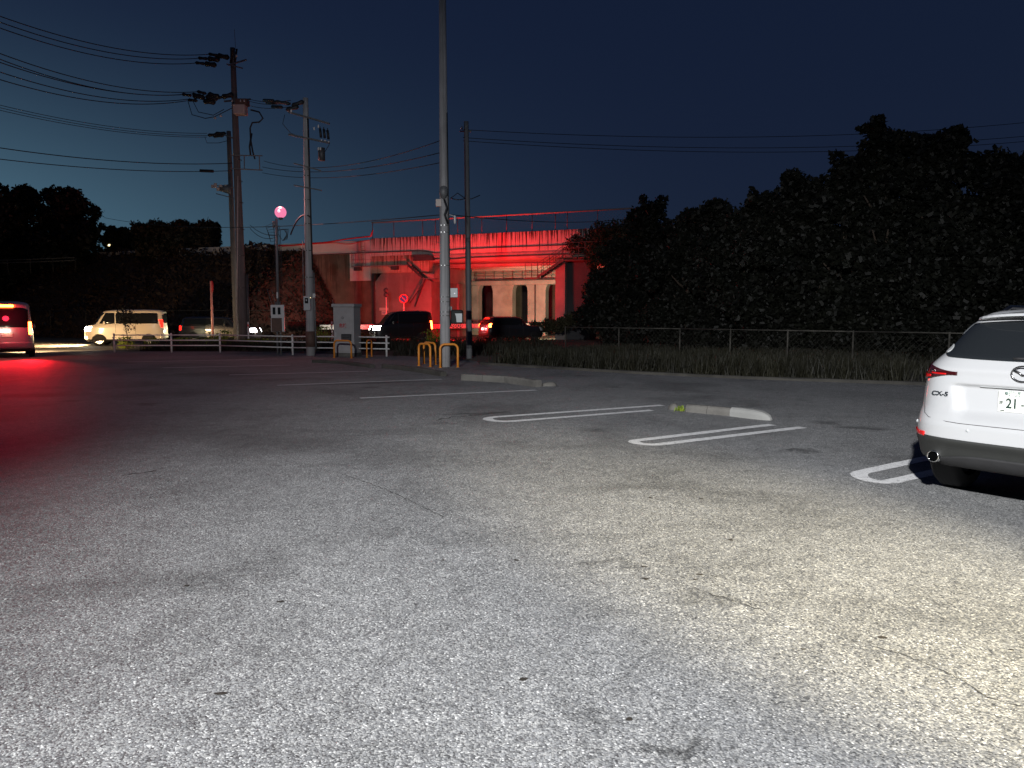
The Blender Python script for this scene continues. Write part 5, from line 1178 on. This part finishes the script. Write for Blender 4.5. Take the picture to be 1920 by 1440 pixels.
# exhausts
for s_ in (-1, 1):
    p = rr_(s_ * 0.60, 0.43); m = MB().lathe([(0.034, 0.16), (0.040, 0.0), (0.044, -0.01), (0.049, 0.0), (0.049, 0.16)], axis='Y', c=(p.x, p.y - 0.035, 0.405), n=24)
    o = m.build('exhaust_pipe', 'chrome', sv, True); MB().lathe([(0.0, 0.022), (0.037, 0.022)], axis='Y', c=(p.x, p.y - 0.035, 0.405), n=24).build('exhaust_bore', 'boreshade', o)  # black disc stands in for the shade inside the pipe
for x in (-0.80, 0.80):
    for y in (0.95, 3.65): wheel(sv, x, y, 0.36, 0.225)
for s_ in (-1, 1):
    fn = lambda y, z, s_=s_: H_.side(s_, y, z)
    for y in (0.95, 3.65): H_.patch('wheel_arch', 'clad', sv, fn, y - 0.44, y + 0.44, 0.34, lambda a, y=y: 0.345 + math.sqrt(max(0.0001, 0.42 ** 2 - (a - y) ** 2)), 24, 6, 0.006)
    H_.patch('side_window', 'glass', sv, fn, 0.95, 2.0, 1.10, lambda y: min(1.48, 1.15 + 0.7 * (y - 0.93)), 20, 6, 0.005); H_.patch('side_window', 'glass', sv, fn, 2.06, 3.1, 1.10, lambda y: max(1.12, min(1.50, 1.50 - 0.55 * (y - 2.35))), 20, 6, 0.005)
    H_.line('door_seam', 'seam', sv, [(fn, 2.03, z) for z in np.linspace(0.60, 1.10, 8)], 0.006)
    MB().box((s_ * 0.98, 3.0, 1.09), (0.18, 0.12, 0.13)).build('wing_mirror', 'suv', sv, bevel=0.03)
    H_.patch('headlight', 'clearlens', sv, H_.front, *((0.55, 0.86) if s_ > 0 else (-0.86, -0.55)), 0.80, 0.90, 12, 4, 0.006)
H_.patch('windscreen', 'glass', sv, H_.front, -0.66, 0.66, 1.10, 1.58, 20, 10, 0.005)
H_.patch('grille', 'rubber', sv, H_.front, -0.45, 0.45, 0.50, 0.80, 16, 4, 0.006)

# ---------------- other vehicles
def rows_van(L, W, Hh, nose=0.75, deck=0.95, rear=0.12, sl=0.75):
    w = W / 2
    return [(0.22, w * .93, .12, L - .12), (0.34, w, .03, L - .03), (0.55, w, 0.0, L), (deck - .12, w, 0.01, L - .05), (deck, w * .99, .02, L - .18), (deck + .08, w * .98, .03, L - nose), (Hh * 0.80, w * .93, rear * .6, L - nose - (Hh * .8 - deck) * sl), (Hh * .93, w * .88, rear, L - nose - (Hh * .93 - deck) * (sl + .1)), (Hh * .975, w * .78, rear + .12, L - nose - (Hh * .93 - deck) * (sl + .15) - .2), (Hh, w * .5, rear + .45, L - nose - (Hh - deck) * (sl + .2) - .7)]
def car(name, label, px_loc, yaw, L, W, Hh, paint, nose=0.75, deck=0.95, rear=0.12, wr=0.31, lit_tail=None, lit_head=None, hi_brake=None, fog=False, n=7.0, roofmat=None, lampz=None, tall=True, plate_lit=False, rimmat='alloy', hl=(0.55, 0.74), sl=0.75):
    t = thing(name, label, 'car' if not tall else 'van', px_loc, yaw); Hx = Hull(rows_van(L, W, Hh, nose, deck, rear, sl), n); w = W / 2
    Hx.loft('body', paint, t, 0.34, Hh, 46, cap_top=True); Hx.loft('sill', 'clad', t, 0.22, 0.34, 4, cap_bot=True)
    zt = Hh * 0.90; zb = deck + 0.10
    Hx.patch('rear_window', 'glass', t, Hx.rear, -w * .80, w * .80, lambda x: zb + 0.02, lambda x: zt - 0.02 - 0.10 * (abs(x) / (w * .8)) ** 6, 24, 8, 0.006)
    Hx.patch('windscreen', 'glass', t, Hx.front, -w * .84, w * .84, deck + 0.09, zt, 24, 10, 0.006)
    Hx.patch('grille', 'rubber', t, Hx.front, -w * .6, w * .6, deck - 0.42, deck - 0.14, 14, 4, 0.006)
    yfr = L - nose - 0.28
    for s_ in (-1, 1):
        fn = lambda y, z, s_=s_: Hx.side(s_, y, z); sq = (zt - zb) * (sl + 0.05)
        Hx.patch('side_window', 'glass', t, fn, 0.32, L * .60, lambda y: zb, lambda y: zt - 0.5 * max(0, (0.42 - y)), 24, 6, 0.006)
        Hx.patch('side_window', 'glass', t, fn, L * .60 + 0.05, yfr, lambda y: zb, lambda y: max(zb + 0.02, min(zt, zt - (y - (yfr - sq)) / sq * (zt - zb))), 24, 6, 0.006)
        for y in (0.20 * L, 0.81 * L):
            Hx.patch('wheel_arch', 'rubber', t, fn, y - wr - .06, y + wr + .06, 0.23, lambda a, y=y: 0.24 + math.sqrt(max(1e-4, (wr + .06) ** 2 - (a - y) ** 2)), 20, 5, 0.006)
            wheel(t, s_ * (w - 0.085), y, wr, 0.19, 9, rimmat)
        Hx.line('door_seam', 'seam', t, [(fn, L * .60 + 0.02, z) for z in np.linspace(0.38, zb, 8)], 0.012); Hx.line('door_seam', 'seam', t, [(fn, L * .36, z) for z in np.linspace(0.38, zb, 8)], 0.012)
        MB().box((s_ * (w + 0.09), L - nose - 0.55, deck + 0.14), (0.17, 0.10, 0.17)).build('wing_mirror', paint, t, bevel=0.03)
        a, b_ = w * .79, w * .905
        lz0, lz1 = lampz if lampz else (deck - 0.12, deck + 0.22)
        tl = Hx.patch('tail_light', lit_tail or 'redlens', t, Hx.rear, *((a, b_) if s_ > 0 else (-b_, -a)), lz0, lz1, 10, 5, 0.012)
        h0, h1 = w * hl[0], w * .95
        Hx.patch('headlight', lit_head or 'clearlens', t, Hx.front, *((h0, h1) if s_ > 0 else (-h1, -h0)), deck - 0.27, deck - 0.05, 12, 4, 0.012)
        if fog: Hx.patch('fog_light', 'e_fog', t, Hx.front, *((w * .62, w * .9) if s_ > 0 else (-w * .9, -w * .62)), 0.36, 0.50, 10, 3, 0.012)
    Hx.patch('rear_bumper', 'clad' if paint in ('black', 'darkcar') else paint, t, Hx.rear, -w * .93, w * .93, 0.36, 0.58, 24, 4, 0.03)
    p = Hx.rear(0, deck - 0.14); pl = MB().span((-0.165, p.y - 0.02, deck - 0.23), (0.165, p.y - 0.004, deck - 0.065)).build('licence_plate', 'platewhite', t)
    if hi_brake: q = Hx.rear(0, zt + 0.03); MB().span((-0.24, q.y - 0.05, zt + 0.0), (0.24, q.y - 0.01, zt + 0.075)).build('high_brake_light', hi_brake, t)
    MB().box((0, 0.10 + Hx.yr(deck), 0.30), (W * .8, 0.1, 0.1)).build('underbody_beam', 'rubber', t)
    return t, Hx
# left edge: white van braking
Lc, Hl = car('van', 'white van braking with glaring red lamps at the left edge of the picture', G(16, 671.5), R(35), 4.0, 1.72, 2.08, 'carw', nose=0.7, deck=1.0, rear=0.10, lit_tail='e_brake', hi_brake='e_brake', lampz=(0.86, 1.32))
for x in (-0.74, 0.74): lamp('SPOT', 'brake_light', (x, -0.12, 1.05), 1700, (1.0, 0.010, 0.02), aim=None, size=0.12, cone=47, blend=1.0, parent=Lc).rotation_euler = (R(75), 0, R(171))
lamp('POINT', 'high_brake_glow', (0, -0.5, 1.5), 45, (1.0, 0.02, 0.05), size=0.1, parent=Lc)
o = lamp('SPOT', 'headlight_fill_beam', (0.3, 4.15, 0.75), 2400, (1.0, 0.62, 0.30), size=0.12, cone=98, blend=0.9, parent=Lc); o.rotation_euler = (R(74), 0, R(-32))
lamp('POINT', 'plate_fill_light', (0, -0.12, 1.02), 1.6, (1.0, 0.9, 0.6), size=0.03, parent=Lc)
MB().span((-0.40, -0.035, 0.98), (0.10, 0.0, 1.02)).build('plate_garnish', 'e_plate', Lc)
# cream two-tone van with headlights on
V = A(318, 640, 42.5); yaw = R(90 + 17)
vf, Hv = car('van', 'cream van with headlights and fog lamps on, seen side on behind the white fence', (A(312, 600, 41.3).x, 41.3, 0), yaw, 3.85, 1.70, 1.88, 'vanw', nose=0.48, deck=1.04, rear=0.04, sl=0.50, wr=0.31, lit_head='e_head', lit_tail='e_brake_soft', fog=True, lampz=(0.95, 1.35), hl=(0.60, 0.9))
for x in (-0.68, 0.68):
    o = lamp('SPOT', 'headlight_fill_beam', (x, 4.0, 0.80), 3600, (1.0, 0.62, 0.30), size=0.06, cone=140, blend=0.9, parent=vf); o.rotation_euler = (R(58), 0, R(0))
lamp('POINT', 'fog_light_glow', (0, 4.3, 0.55), 40, (1.0, 0.72, 0.35), size=0.3, parent=vf)
lamp('POINT', 'plate_fill_light', (0, -0.6, 0.75), 60, (1.0, 0.92, 0.62), size=0.1, parent=vf)  # fill light added behind the van to brighten the roadside weeds
# dark car behind the weeds heading right
dk, Hd = car('car', 'dark car behind the weeds with one red tail lamp and one white headlamp showing', (A(341, 600, 44.8).x, 44.8, 0), R(-90 + 4), 4.4, 1.72, 1.50, 'darkcar', nose=1.15, deck=0.88, rear=0.25, lit_tail='e_brake_soft', lit_head='e_headw', tall=False, lampz=(0.72, 0.98))
o = lamp('SPOT', 'headlight_fill_beam', (0, 4.5, 0.65), 300, (1, 0.93, 0.85), size=0.06, cone=100, blend=0.8, parent=dk); o.rotation_euler = (R(84), 0, 0)
# black van heading left
bv, Hb = car('van', 'black van with bright headlamps in front of the abutment, dark against the red wall', (A(806, 600, 46.6).x, 46.6, 0), R(90 + 24), 3.6, 1.70, 1.85, 'black', nose=0.55, deck=1.0, rear=0.10, lit_head='e_head', lit_tail='e_brake', rimmat='darksteel', hl=(0.38, 0.95), lampz=(0.75, 1.25))
o = lamp('SPOT', 'headlight_fill_beam', (0, 3.85, 0.80), 1300, (1, 0.93, 0.78), size=0.06, cone=120, blend=0.8, parent=bv); o.rotation_euler = (R(86), 0, R(-48))  # added spot, turned off the van's heading to whiten the guard rail
for x_, e_ in ((0.3, 1500), (0.72, 1500)):
    o = lamp('SPOT', 'brake_light', (x_, -0.45, 1.0), e_, (1.0, 0.009, 0.011), size=0.25, cone=168, blend=0.25, parent=bv); o.rotation_euler = (R(100), 0, R(-114 - 8))
lamp('POINT', 'brake_light_glow', (0, -0.5, 1.0), 90, (1.0, 0.014, 0.016), size=0.3, parent=bv)
# dark hatchback driving away to the right
hb, Hh_ = car('car', 'dark hatchback driving away under the overpass with one bright red tail lamp', (A(905, 600, 46.8).x, 46.8, 0), R(-62), 3.9, 1.70, 1.52, 'darkcar', nose=1.1, deck=0.90, rear=0.35, lit_tail='e_brake', tall=False, lampz=(0.86, 1.08), hi_brake='e_brake_soft', rimmat='darksteel')
o = lamp('SPOT', 'brake_light', (-0.75, -0.25, 1.15), 3000, (1.0, 0.009, 0.011), size=0.3, cone=120, blend=1.0, parent=hb); o.rotation_euler = (R(106), 0, R(62 - 38))
lamp('POINT', 'brake_light_glow', (0, -0.7, 1.0), 220, (1.0, 0.022, 0.024), size=0.3, parent=hb)
lamp('POINT', 'plate_fill_light', (0, -0.22, 0.80), 6, (1.0, 0.95, 0.9), size=0.03, parent=hb)
o = lamp('SPOT', 'headlight_fill_beam', (-0.3, 4.15, 0.65), 3600, (1, 0.90, 0.55), size=0.1, cone=84, blend=0.9, parent=hb); o.rotation_euler = (R(97), 0, R(56))  # unseen warm light added for the columns, turned away from the car's heading
